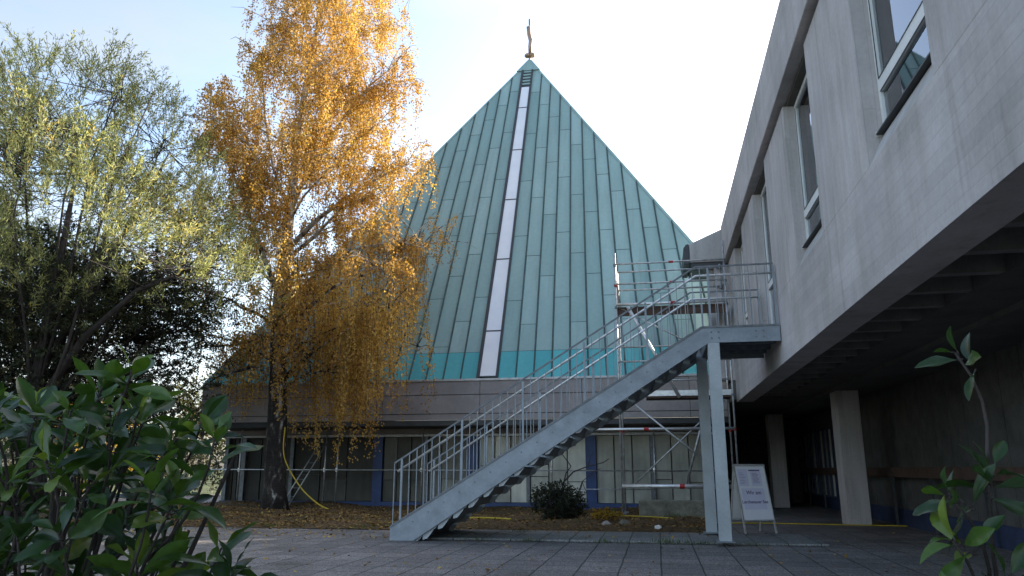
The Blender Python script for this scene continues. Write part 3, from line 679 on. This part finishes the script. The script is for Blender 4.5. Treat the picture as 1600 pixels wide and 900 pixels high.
# birch -----------------------------------------------------------
bt = thing('birch_tree', 'tall golden birch with dark trunk and drooping twigs before the church', 'tree', (-10.4, 19.8, .2))
ENV = [(1.9, -10.3, -6.4), (2.8, -12.4, -5.9), (3.5, -12.9, -5.6), (4.4, -13.2, -5.5), (5.3, -13.1, -5.8), (6.3, -13.05, -6.2), (7.3, -13.3, -6.1), (8.3, -13.55, -5.85), (9.3, -13.8, -5.8), (10.3, -13.9, -5.9), (11.4, -13.5, -6.5), (12.3, -12.05, -6.55), (13.5, -12.1, -6.65), (14.7, -12.0, -7.0), (15.9, -12.0, -7.6), (17.3, -11.7, -7.9), (18.6, -11.2, -8.5), (19.8, -10.5, -9.3)]
EZ = np.array([e[0] for e in ENV]); EL = np.array([e[1] for e in ENV]); ER = np.array([e[2] for e in ENV])
def env(z): return np.interp(z, EZ, EL), np.interp(z, EZ, ER)
TR = [(-10.38, 19.8, .05), (-10.42, 19.8, .6), (-10.49, 19.8, 2.64), (-10.58, 19.75, 4.28), (-10.63, 19.7, 5.98), (-10.55, 19.7, 8.14), (-10.38, 19.6, 10.39), (-10.27, 19.6, 12.53), (-9.99, 19.6, 14.74), (-9.91, 19.6, 17.07), (-9.9, 19.6, 19.4)]
tb = MB(); tb.tube(TR, [.4, .31, .27, .235, .2, .155, .115, .09, .06, .035, .01], 12)
def trunk_at(z):
    for a, b_ in zip(TR, TR[1:]):
        if a[2] <= z <= b_[2]: return Vector(a).lerp(Vector(b_), (z - a[2]) / (b_[2] - a[2]))
    return Vector(TR[-1])
limbs = [
 ([(-10.63, 19.7, 6.1), (-11.25, 19.6, 7.38), (-11.55, 19.6, 8.2), (-12.1, 19.5, 9.4), (-12.7, 19.4, 10.6), (-13.0, 19.3, 11.2)], .09),
 ([(-10.5, 19.7, 7.5), (-9.57, 19.5, 8.28), (-8.69, 19.4, 8.82), (-7.61, 19.3, 9.4), (-6.7, 19.2, 9.7)], .085),
 ([(-10.55, 19.7, 7.2), (-9.53, 19.3, 7.68), (-8.57, 19.0, 8.42), (-7.6, 18.8, 8.6)], .07),
 ([(-10.5, 19.8, 3.7), (-11.27, 19.6, 4.02), (-12.26, 19.5, 3.76), (-13.05, 19.4, 3.2)], .06),
 ([(-10.5, 19.8, 3.5), (-9.89, 19.7, 4.08), (-9.34, 19.6, 4.6), (-8.16, 19.5, 4.9), (-7.0, 19.4, 4.7), (-6.2, 19.3, 4.4)], .06),
 ([(-10.55, 19.8, 5.0), (-10.94, 19.9, 4.95), (-11.94, 20.1, 4.8), (-13.2, 20.1, 4.7)], .05),
 ([(-10.55, 19.7, 4.6), (-9.6, 19.2, 5.5), (-8.5, 18.8, 6.1), (-7.2, 18.5, 6.4), (-6.5, 18.4, 6.2)], .07),
 ([(-10.5, 19.7, 4.2), (-9.6, 19.5, 4.7), (-8.6, 19.2, 5.0), (-7.6, 19.0, 4.9), (-6.6, 18.9, 4.5)], .05),
 ([(-10.5, 19.7, 5.6), (-9.4, 19.7, 6.8), (-8.2, 19.6, 7.4), (-7.0, 19.5, 7.5), (-6.1, 19.4, 7.2)], .06),
 ([(-10.5, 19.7, 3.3), (-9.8, 19.4, 3.6), (-9.0, 19.2, 3.8), (-8.2, 19.1, 3.7)], .04),
 ([(-10.4, 19.7, 9.2), (-9.6, 19.6, 10.3), (-8.8, 19.4, 11.5), (-8.0, 19.3, 12.4), (-7.2, 19.3, 13.0)], .075),
 ([(-10.5, 19.7, 8.6), (-9.9, 19.4, 9.8), (-9.5, 19.2, 11.2), (-9.2, 19.0, 12.6), (-9.0, 18.8, 14.0)], .07),
 ([(-10.5, 19.7, 8.6), (-11.0, 19.4, 10), (-11.3, 19.2, 11.6), (-11.5, 19.1, 13.2)], .06)]
rr = random.Random(31)
for i in range(44):
    z = 3.6 + 14.6 * (i / 43) ** .95; p = trunk_at(z); a = i * 2.4 + rr.uniform(-.4, .4)
    l_, r_ = env(min(z + 1.4, 19.5)); R = (abs(r_ - p.x) if math.cos(a) > 0 else abs(p.x - l_)) * abs(math.cos(a)) + 2.6 * abs(math.sin(a)) * (1 if z < 12 else .6)
    R *= rr.uniform(.72, 1.0); up = rr.uniform(.5, .9) if z < 12 else rr.uniform(.9, 1.4); pts = [p]
    for k in range(1, 6):
        t = k / 5; pts.append(p + Vector((math.cos(a) * R * t + rr.uniform(-.12, .12), math.sin(a) * R * t + rr.uniform(-.12, .12), R * up * (t - .35 * t * t) + rr.uniform(-.1, .1))))
    limbs.append((pts, max(.02, .065 * (1 - z / 22))))
strand_pts = []
tw_ = MB()
for pts, r in limbs:
    n = len(pts); tb.tube(pts, [r * (1 - .8 * i / (n - 1)) for i in range(n)], 7)
    Ltot = sum((Vector(a) - Vector(b_)).length for a, b_ in zip(pts, pts[1:]))
    for j in range(int(4 + Ltot * 4.2)):
        t = rr.uniform(.22, 1); q = poly_at(pts, t); d = (Vector(pts[-1]) - Vector(pts[0])); d.z *= .3; d.normalize()
        d = (d * rr.uniform(.1, 1) + Vector((rr.gauss(0, .8), rr.gauss(0, .8), rr.uniform(0, .8)))).normalized(); ln = rr.uniform(.5, 1.5)
        sp = [q, q + d * ln * .4 + Vector((0, 0, .08)), q + d * ln * .75 + Vector((0, 0, .05)), q + d * ln - Vector((0, 0, .15))]
        tb.tube(sp, [.016, .012, .009, .005], 4, cap=False)
        for m in range(rr.randint(4, 7)): strand_pts.append(poly_at(sp, rr.uniform(.15, 1)))
print('birch strands', len(strand_pts))
Cs, Us, Ts = [], [], []
for q in strand_pts:
    if q.z < 2: continue
    ln = rr.uniform(.35, 1.5) * (1.4 if q.z < 7.5 else .9); dr = Vector((rr.gauss(0, .22), rr.gauss(0, .22), 0))
    if q.x > -9.9 and q.z < 6.5: ln *= 1.35
    dens = 1.0 if q.z > 7.5 else .8
    if q.x < -10.9 and q.z < 6.5: dens = .42
    elif q.x < -10.5 and q.z < 8: dens = .7
    cl = math.sin(q.x * 2.3 + .7) * math.sin(q.z * 1.6 + q.y) + .6 * math.sin(q.y * 2.9 + q.x) * math.sin(q.z * 2.7)
    if cl < -.3 and rr.random() < .75: continue
    if q.y < 19.75 and abs(q.x + 10.55) < .7 and q.z < 8 and rr.random() < .85: continue
    if q.x < -9.6 and q.z < 4.2 and rr.random() < .6: continue
    pts = [q, q + dr * .5 + Vector((0, 0, -.12 * ln)), q + dr * .9 + Vector((0, 0, -.55 * ln)), q + dr + Vector((rr.gauss(0, .04), rr.gauss(0, .04), -ln))]
    l_, r_ = env(pts[3].z)
    if not (l_ - .15 < pts[3].x < r_ + .15 and l_ - .1 < q.x < r_ + .1): continue
    if pts[2].y > min(21.2 if q.z < 4 else 99, 21.3 + max(0, q.z - 4) * .58): continue
    if rr.random() < .35 + (.3 if dens < 1 else 0): tw_.tube(pts, [.006, .005, .004, .003], 3, cap=False)
    n = int(ln * 56 * dens) + 2; tt = RNG.random(n) ** .8
    for t in tt: Cs.append(poly_at(pts, t))
    base = rr.gauss(0, .12); Ts += [base] * n
C_ = np.array([tuple(c) for c in Cs]); n = len(C_); print('birch leaves', n)
C_ += RNG.normal(0, .055, C_.shape)
l_, r_ = env(C_[:, 2]); keep = (C_[:, 0] > l_ - .12) & (C_[:, 0] < r_ + .12); C_ = C_[keep]; Ts = np.array(Ts)[keep]; n = len(C_)
U_ = unit(RNG.normal(size=(n, 3)) * .7 + np.array([0, 0, -1.0])); tone = np.clip(tone_noise(C_, .9) * .6 + .2 + Ts + RNG.normal(0, .16, n), 0, 1)
tb.build('trunk', M['birch_bark'], bt, smooth=True); tw_.build('twigs', M['bark_dark'], bt)
leafmesh('crown', M['birch_leaf'], bt, C_, U_, perp(U_), RNG.uniform(.046, .082, n), RNG.uniform(.038, .06, n), tone)

# generic spray tree ----------------------------------------------
def spray_tree(root, stems, n_spray, inside, spray_len, per, leafL, leafW, lm, bark, updir, seed, tscale=1.0, core=None, twig_r=.006, ang=.6):
    rr = random.Random(seed); g = np.random.default_rng(seed); tb = MB()
    for pts, r0, r1 in stems:
        n = len(pts); tb.tube(pts, [r0 + (r1 - r0) * i / (n - 1) for i in range(n)], 8)
    cs, us, ts = [], [], []; made = 0; tries = 0
    lo, hi, fn = inside
    while made < n_spray and tries < n_spray * 30:
        tries += 1
        p = Vector([rr.uniform(lo[i], hi[i]) for i in range(3)])
        if not fn(p, rr): continue
        made += 1
        # join to nearest stem point
        c = Vector(core) if core else (Vector(lo) + Vector(hi)) / 2
        out = p - c; out.z *= .4; out = out.normalized() if out.length > 1e-3 else Vector((0, 0, 1))
        d = (out * rr.uniform(.3, 1) + Vector(updir) + Vector((rr.gauss(0, .45), rr.gauss(0, .45), rr.gauss(0, .3)))).normalized()
        ln = spray_len * rr.uniform(.6, 1.3); q = [p, p + d * ln * .5 + Vector((0, 0, .02)), p + d * ln - Vector((0, 0, .06 * ln))]
        tb.tube(q, [twig_r, twig_r * .7, twig_r * .35], 3, cap=False)
        if rr.random() < .3:
            best = min((poly_at(s[0], rr.uniform(.3, 1)) for s in stems for _ in range(5)), key=lambda k: (k - p).length)
            md = best.lerp(p, .5) + Vector((rr.gauss(0, .15), rr.gauss(0, .15), rr.uniform(-.3, .05))); tb.tube([best, md, p], [twig_r * 2.2, twig_r * 1.6, twig_r], 4, cap=False)
        k = int(per * rr.uniform(.7, 1.2)); tt = np.sort(g.random(k)); base = rr.gauss(0, .12)
        for t in tt:
            cs.append(poly_at(q, t)); us.append(d); ts.append(base)
    c = np.array([tuple(v) for v in cs]); n = len(c); c += g.normal(0, leafL * .25, c.shape)
    u = np.array([tuple(v) for v in us]); u = unit(u * (1 - ang) + unit(g.normal(size=(n, 3))) * ang)
    tone = np.clip(tone_noise(c, tscale) * .6 + .15 + np.array(ts) + g.normal(0, .18, n), 0, 1)
    tb.build('trunk', bark, root, smooth=True)
    leafmesh('crown', lm, root, c, u, perp(u), g.uniform(leafL * .7, leafL * 1.3, n), g.uniform(leafW * .8, leafW * 1.2, n), tone, .15)
    print(root.name, n)

# willow ----------------------------------------------------------
wt = thing('willow_tree', 'pale green narrow leaved willow left of the birch', 'tree', (-14.2, 15.2, 0))
WT = [(-19, 9.8), (-17, 10.9), (-15.5, 11.5), (-14.3, 11.8), (-13.2, 11.3), (-12.6, 11.6), (-11.9, 11.1), (-11.3, 10.2), (-10.9, 9.4), (-10.6, 8.6), (-10.2, 7.4), (-9.7, 6.6), (-9.1, 5.9)]
WB = [(-19, 3.6), (-15, 3.8), (-13.0, 4.4), (-12.0, 5.0), (-10.8, 4.6), (-9.9, 4.4), (-9.1, 5.2)]
def will_in(p, rr):
    top = np.interp(p.x, [a for a, _ in WT], [b for _, b in WT]); bot = np.interp(p.x, [a for a, _ in WB], [b for _, b in WB])
    dy = abs(p.y - 15.2) / 3.4
    if p.z > top - 1.6 * dy * dy - .4 - .5 * (.5 + .5 * math.sin(p.x * 5.1 + p.y * 3)): return False
    if p.z < bot + .4 * dy or dy > 1: return False
    cl = math.sin(p.x * 2.3 + 1) * math.sin(p.y * 2.1) + math.sin(p.z * 2.0 + p.x * 1.1)
    depth_in = top - p.z
    if depth_in > 2.5 and rr.random() < .45: return False
    return cl > -.55 or rr.random() < .12
wst = []
rr = random.Random(4)
for i in range(15):
    a = rr.uniform(0, 2 * PI); R = rr.uniform(1.5, 4.4); zt = rr.uniform(6.5, 10.5); px, py = -14.2 + math.cos(a) * R, 15.2 + math.sin(a) * min(R, 3)
    s0 = Vector((-14.2, 15.2, rr.uniform(1.0, 3.0)))
    wst.append(([s0, s0.lerp(Vector((px, py, zt)), .35) + Vector((0, 0, -.2)), s0.lerp(Vector((px, py, zt)), .7) + Vector((rr.gauss(0, .2), rr.gauss(0, .2), .3)), Vector((px, py, zt))], .045, .01))
wst.append(([(-14.2, 15.2, -.1), (-14.15, 15.2, 1), (-14.2, 15.2, 3), (-14.0, 15.1, 5.5), (-13.8, 15, 8)], .3, .04))
wst.append(([(-14.2, 15.2, 2.5), (-12.9, 15, 4.2), (-11.6, 14.9, 5.2), (-10.2, 14.8, 5.6), (-9.5, 14.7, 5.6)], .1, .015))
wst.append(([(-14.1, 15.2, 3.5), (-12.8, 15, 5.6), (-11.9, 15, 7.2), (-11.2, 14.9, 8.6)], .09, .015))
spray_tree(wt, wst, 3100, ((-19, 11.9, 3.4), (-8.8, 18.6, 12.4), will_in), .7, 38, .125, .022, M['willow_leaf'], M['bark_dark'], (0, 0, .7), 5, .8, (-14.2, 15.2, 4), .006, .5)

# dark evergreen behind ------------------------------------------
et = thing('evergreen_tree', 'dark evergreen tree in shade beneath and behind the willow', 'tree', (-15.6, 17.2, 0))
def ever_in(p, rr):
    dx, dy, dz = (p.x + 15.0) / 3.9, (p.y - 16.9) / 3.0, (p.z - 4.5) / 2.6
    if p.x > -13.2 and p.z < 4.6: return rr.random() < .22 and dx * dx + dy * dy < 1
    r = dx * dx + dy * dy + dz * dz
    return r < 1 + .25 * math.sin(p.x * 3 + p.z * 2) and (r > .2 or rr.random() < .6)
est = [([(-15.6, 17.2, -.1), (-15.6, 17.2, 2.5), (-15.4, 17.1, 4.6), (-15.3, 17, 6.6)], .22, .03)]
rr = random.Random(14)
for i in range(14):
    a = i * 2.4; z = 2.0 + i * .28; R = rr.uniform(1.8, 3.2); est.append(([(-15.5, 17.15, z), (-15.5 + math.cos(a) * R * .5, 17.1 + math.sin(a) * R * .4, z + .35), (-15.5 + math.cos(a) * R, 17.0 + math.sin(a) * R * .8, z + .3)], .05, .01))
spray_tree(et, est, 4600, ((-19.4, 13.6, 1.7), (-11.0, 20.2, 7.4), ever_in), .5, 24, .075, .045, M['ever_leaf'], M['bark_dark'], (0, 0, .1), 6, 1, (-15.2, 17.0, 4.2), .006, .75)

# yellow shrub and distant trees beyond ----------------------------
ys_ = thing('yellow_shrub', 'sunlit yellow shrub far behind the dark evergreen', 'shrub', (-24.5, 30, 0))
def ball(cx, cy, cz, rx, ry, rz):
    return ((cx - rx * 1.1, cy - ry * 1.1, cz - rz), (cx + rx * 1.1, cy + ry * 1.1, cz + rz * 1.1), lambda p, rr: ((p.x - cx) / rx) ** 2 + ((p.y - cy) / ry) ** 2 + ((p.z - cz) / rz) ** 2 < 1 + .3 * math.sin(p.x * 2.2 + p.z * 3) )
spray_tree(ys_, [([(-24.5, 30, -.1), (-24.4, 30, 1.5), (-24.6, 30, 3)], .08, .02), ([(-24.5, 30, .5), (-23.5, 30, 1.8), (-23, 30, 2.8)], .05, .02)], 420, ball(-24.5, 30, 2.3, 3.2, 1.6, 2.0), .5, 14, .14, .1, M['yellow_leaf'], M['bark_dark'], (0, 0, .4), 8)
hd = thing('hedge', 'dark evergreen hedge running across the lawn left of the church', 'hedge', (-24, 33, 0))
def hedge_in(p, rr): return p.z < 2.3 + .25 * math.sin(p.x * 1.3) + .15 * math.sin(p.x * 3.7) and (abs(p.y - 33) > .35 or p.z > 1.7)
spray_tree(hd, [([(x_, 33, -.1), (x_ + .05, 33, 1.0), (x_, 33.05, 2.0)], .05, .015) for x_ in range(-38, -15, 2)], 1500, ((-39, 32.2, .05), (-14.6, 33.8, 2.7), hedge_in), .4, 16, .12, .08, M['ever_leaf'], M['bark_dark'], (0, 0, .3), 41, 1, (-26, 33, 1), .006, .7)
rr = random.Random(77)
for i, (x, y, h, lab) in enumerate(((-40, 62, 9, 'rounded brown green tree far beyond the church on the left'), (-29, 66, 8, 'smaller tree far off between willow and church'), (-54, 58, 11, 'tallest far tree at the left beyond the evergreen'))):
    t = thing('distant_tree', lab, 'tree', (x, y, 0), 'distant trees beyond the garden')
    spray_tree(t, [([(x, y, -.1), (x, y, h * .4), (x + .3, y, h * .85)], .25, .04)] + [([(x, y, h * (.3 + .1 * k)), (x + math.cos(k * 2.4) * h * .15, y + math.sin(k * 2.4) * h * .15, h * (.45 + .1 * k)), (x + math.cos(k * 2.4) * h * .28, y + math.sin(k * 2.4) * h * .28, h * (.52 + .1 * k))], .09, .02) for k in range(4)], 420, ball(x, y, h * .62, h * .4, h * .4, h * .4), 1.0, 12, .28, .2, M['wood_mass'], M['bark_dark'], (0, 0, .4), 30 + i)

# dark shrub with bare stems in the bed ----------------------------
ds = thing('dark_shrub', 'dark rounded shrub with bare crooked branches behind the stair', 'shrub', (-2.25, 18, .05))
spray_tree(ds, [([(-2.25, 18, .0), (-2.24, 18, .4), (-2.3, 18, .75)], .03, .012), ([(-2.2, 18, .55), (-2.22, 18, .85), (-1.95, 17.97, 1.12), (-1.6, 17.95, 1.25), (-1.25, 17.93, 1.33), (-1.1, 17.9, 1.42)], .022, .008),
  ([(-2.2, 18, .8), (-2.12, 18, 1.1), (-2.0, 18, 1.25), (-2.2, 18, 1.52), (-2.15, 18, 1.6)], .018, .006), ([(-1.6, 17.95, 1.25), (-1.55, 17.95, 1.45), (-1.45, 17.9, 1.6)], .01, .004), ([(-1.9, 18, .5), (-1.75, 18, .9), (-1.45, 18, 1.15), (-1.3, 18, 1.2)], .012, .005)],
  520, ball(-2.25, 18, .42, .58, .5, .42), .16, 14, .05, .03, M['ever_leaf'], M['bark_dark'], (0, 0, .3), 9, 1, (-2.25, 18, .2), .004, .6)
# low weeds with yellow leaves by the shrub
yw = thing('yellow_weed', 'low weed with yellowed leaves beside the dark shrub', 'plant', (-1.15, 17.3, .05))
spray_tree(yw, [([(-1.15, 17.3, .0), (-1.1, 17.3, .15), (-1.05, 17.3, .25)], .008, .003)], 60, ball(-1.15, 17.3, .16, .35, .25, .15), .1, 6, .07, .05, M['yellow_leaf'], M['bark_dark'], (0, 0, .4), 12, 1, None, .003)

# foreground broad-leaved bushes -----------------------------------
def blade(L, W, curl, fold, wav=0.0):
    rows = 8; P = []
    for i in range(rows):
        t = i / (rows - 1); w_ = W * .5 * (math.sin(PI * t ** 1.25) ** .8 if 0 < t < 1 else 0) + .0015
        y = L * (t - .12 * curl * t * t); z = -L * curl * .5 * t * t; a = math.sin(t * 9 + wav * 7) * wav * w_
        P.append([(-w_, y, z + fold * w_ + a), (-w_ * .5, y, z + fold * w_ * .35), (0, y, z), (w_ * .5, y, z + fold * w_ * .35), (w_, y, z + fold * w_ - a)])
    return P
def broadleaf(root, rosettes, seed, leafL=(.11, .17), nl=(7, 11), stem_base=None):
    rr = random.Random(seed); lv = MB(); stm = MB()
    for (p, d, sc) in rosettes:
        p = Vector(p); d = Vector(d).normalized(); n = rr.randint(*nl); tone0 = rr.uniform(.1, .75)
        b0 = Vector(stem_base(p)) if stem_base else p - d * .4
        q = p - d * .22; md = b0.lerp(q, .55) + Vector((rr.gauss(0, .05), rr.gauss(0, .05), 0))
        ctl = q.lerp(md, .35); bz = [b0.lerp(ctl, t).lerp(ctl.lerp(p, t), t) for t in (0, .2, .4, .6, .8, 1)]; stm.tube(bz, [.007, .0065, .006, .005, .0045, .004], 5)
        a0 = d.orthogonal().normalized(); a1 = d.cross(a0)
        for k in range(n):
            ph = k * 2.4 + rr.uniform(-.3, .3); ring = k / n
            el = math.radians(62 - 70 * ring + rr.uniform(-14, 14)); out = a0 * math.cos(ph) + a1 * math.sin(ph)
            ax = (out * math.cos(el) + d * math.sin(el)).normalized(); nrm = (d - ax * d.dot(ax)); nrm = nrm.normalized() if nrm.length > 1e-3 else a0
            nrm = (Matrix.Rotation(rr.gauss(0, .35), 3, ax) @ nrm); side = ax.cross(nrm)
            L = rr.uniform(*leafL) * sc * (.65 + .35 * ring if ring < .3 else 1); W = L * rr.uniform(.3, .44)
            G = blade(L, W, rr.choice((rr.uniform(-.1, .35), rr.uniform(.3, .9))), rr.uniform(.1, .6), rr.uniform(0, .3)); o = p - d * (.10 * ring) + ax * .018
            b = len(lv.v); tone = min(1, max(0, tone0 + rr.gauss(0, .15) + (.2 if ring < .25 else 0)))
            for row in G:
                for (x, y, z) in row: lv.v.append(tuple(o + side * x + ax * y + nrm * z))
            for i in range(len(G) - 1):
                for j in range(4):
                    c = b + i * 5 + j; lv.f.append((c, c + 1, c + 6, c + 5)); lv.t.append(tone)
            stm.tube([p - d * (.10 * ring), o], [.003, .0025], 4)
    stm.build('stem', M['bark_dark'], root, smooth=True); lv.build('foliage', M['laurel_leaf'], root, smooth=True, tones=True)
lb_ = thing('laurel_bush', 'dark glossy broad leaved bush in the left foreground', 'bush', (-2.3, 3.0, 0))
rr = random.Random(17); ros = []
def topz(u): return np.interp(u, [-1.2, -.95, -.86, -.80, -.74, -.70, -.66, -.60, -.5], [.13, .135, .14, .165, .13, .10, .07, -.02, -.12])
mains = [Vector((-2.35 + .28 * math.cos(k * 2.4) * (k / 14), 2.75 + .3 * math.sin(k * 2.4) * (k / 14), 0)) for k in range(14)]
tries = 0
while len(ros) < 175 and tries < 30000:
    tries += 1
    x, y = rr.uniform(-3.4, -1.2), rr.uniform(2.1, 3.5)
    if ((x + 2.35) / 1.05) ** 2 + ((y - 2.75) / .72) ** 2 > 1: continue
    z = 1.2 + topz(x / y) * y - .1 - (abs(rr.gauss(0, .25)) if rr.random() < .5 else rr.uniform(0, 1.35))
    if z < .1 or x > (-.665 if z > .98 else -.63) * y: continue
    if any((Vector((x, y, z)) - Vector(r[0])).length < .155 for r in ros): continue
    ros.append(((x, y, z), (.4 * (x + 2.4) + rr.gauss(0, .4), .4 * (y - 2.8) - .2 + rr.gauss(0, .35), .8), rr.uniform(.75, 1.1)))
for p in ((-1.93, 2.5, 1.56), (-1.62, 2.5, 1.36), (-1.5, 2.4, 1.3), (-1.5, 2.5, .93), (-1.42, 2.45, .86), (-1.2, 2.42, .66), (-1.12, 2.4, .62), (-2.05, 2.5, 1.5), (-1.62, 2.4, 1.12)):
    ros.append((p, (.2 + rr.gauss(0, .2), -.1 + rr.gauss(0, .2), .9), 1.05))
def near_main(p):
    q = Vector((p.x - .28 * (p.x + 2.35) * 1.2, p.y - .3 * (p.y - 2.75), max(.02, p.z - rr.uniform(.28, .5)))); return q
broadleaf(lb_, ros, 3, leafL=(.12, .19), nl=(6, 10), stem_base=near_main)
ms = MB()
for m in mains:
    t = Vector((-2.35 + (m.x + 2.35) * 3.2, 2.75 + (m.y - 2.75) * 2.0, rr.uniform(.8, 1.3))); ms.tube([m, m.lerp(t, .4) + Vector((rr.gauss(0, .05), rr.gauss(0, .05), .05)), t], [.016, .012, .007], 6)
ms.build('branch', M['bark_dark'], lb_, smooth=True)
rb_ = thing('laurel_bush', 'sparse broad leaved shrub at the right edge before the dark undercroft', 'bush', (1.0, 2.6, 0))
ros = [((0.95, 2.6, 1.56), (-.6, -.2, .5), .9), ((0.84, 2.5, 1.12), (-.8, -.2, .4), 1.05), ((0.82, 2.45, 1.0), (-.7, -.3, .4), 1.1), ((0.97, 2.5, 1.2), (.1, -.3, .8), 1),
       ((0.79, 2.42, .8), (-.4, -.4, .8), 1.15), ((0.82, 2.45, .64), (-.3, -.3, .8), 1.15), ((0.95, 2.45, .9), (.3, -.2, .8), 1.1), ((0.84, 2.5, .46), (-.4, -.3, .6), 1.1), ((0.99, 2.6, .7), (.5, .1, .8), 1), ((0.89, 2.4, .75), (-.1, -.4, .8), 1.1)]
broadleaf(rb_, ros, 8, nl=(5, 8), leafL=(.11, .155), stem_base=lambda p: (1.0 + (p.x - 1.0) * .5, 2.6, max(0, p.z - .4)))
# ------------------------------------------------------------------ litter and grass
g = np.random.default_rng(5)
def litter(n, x0, x1, y0, y1, zf, L, tones):
    p = np.stack([g.uniform(x0, x1, n), g.uniform(y0, y1, n), np.zeros(n)], 1); p[:, 2] = [zf(a, b_) for a, b_, _ in p]
    u = unit(np.stack([g.normal(size=n), g.normal(size=n), g.normal(0, .25, n)], 1)); up = np.array([0, 0, 1.0]) + g.normal(0, .35, (n, 3)); wv = unit(np.cross(u, up))
    return p, u, wv, g.uniform(L * .7, L * 1.3, n), tones(n)
parts = [litter(420, -11, 5, 4, 16, lambda x, y: .058 if (-4.6 < x < 2.6 and 13.1 < y < 15) else .01, .05, lambda n: np.clip(g.normal(.5, .3, n), 0, 1)), litter(6500, -16, 1.1, 15.1, 22.6, lambda x, y: bedz(x, y) + .012, .075, lambda n: np.clip(g.normal(.33, .22, n), 0, 1)),
         litter(3200, -14, -4, 15.0, 19.5, lambda x, y: bedz(x, y) + .014, .075, lambda n: np.clip(g.normal(.42, .25, n), 0, 1)),
         litter(260, -9, 4, 5, 15, lambda x, y: .056 if (-4.6 < x < 2.6 and 13.1 < y) else .01, .06, lambda n: np.clip(g.normal(.6, .25, n), 0, 1)),
         litter(700, -16, -4.7, 13.2, 15.2, lambda x, y: .012, .065, lambda n: np.clip(g.normal(.6, .25, n), 0, 1))]
cat = [np.concatenate([p[i] for p in parts]) for i in range(5)]
o = leafmesh('fallen_leaves', M['fallen'], None, cat[0], cat[1], cat[2], cat[3], cat[3] * .75, cat[4], .12)
tag(o, 'brown and yellow fallen leaves over the bed and the paving', 'fallen leaves', kind='stuff')
pts = []
for cx, cy, n, s in [(-.9, 13.05, 60, .09), (.1, 13.08, 90, .12), (.55, 13.08, 70, .1), (-2.2, 13.05, 60, .08), (-3.1, 13.1, 50, .08), (-2.6, 14.6, 60, .1), (1.5, 13.05, 40, .08), (-.4, 13.06, 40, .06), (-6, 15.1, 60, .1), (-8, 15.1, 50, .1), (-1.2, 19.4, 80, .25), (.3, 19.1, 120, .2)]:
    q = g.normal(0, 1, (n, 2)) * np.array([.14, .03]); pts.append(np.stack([cx + q[:, 0], cy + q[:, 1], np.full(n, .0), np.full(n, s)], 1))
pts = np.concatenate(pts); n = len(pts); u = unit(np.stack([g.normal(0, .45, n), g.normal(0, .45, n), np.ones(n)], 1))
o = leafmesh('grass_tufts', M['grass'], None, pts[:, :3], u, perp(u), pts[:, 3] * g.uniform(.6, 1.3, n), .007, g.random(n))
tag(o, 'short grass tufts in the paving joints', 'grass', kind='stuff')
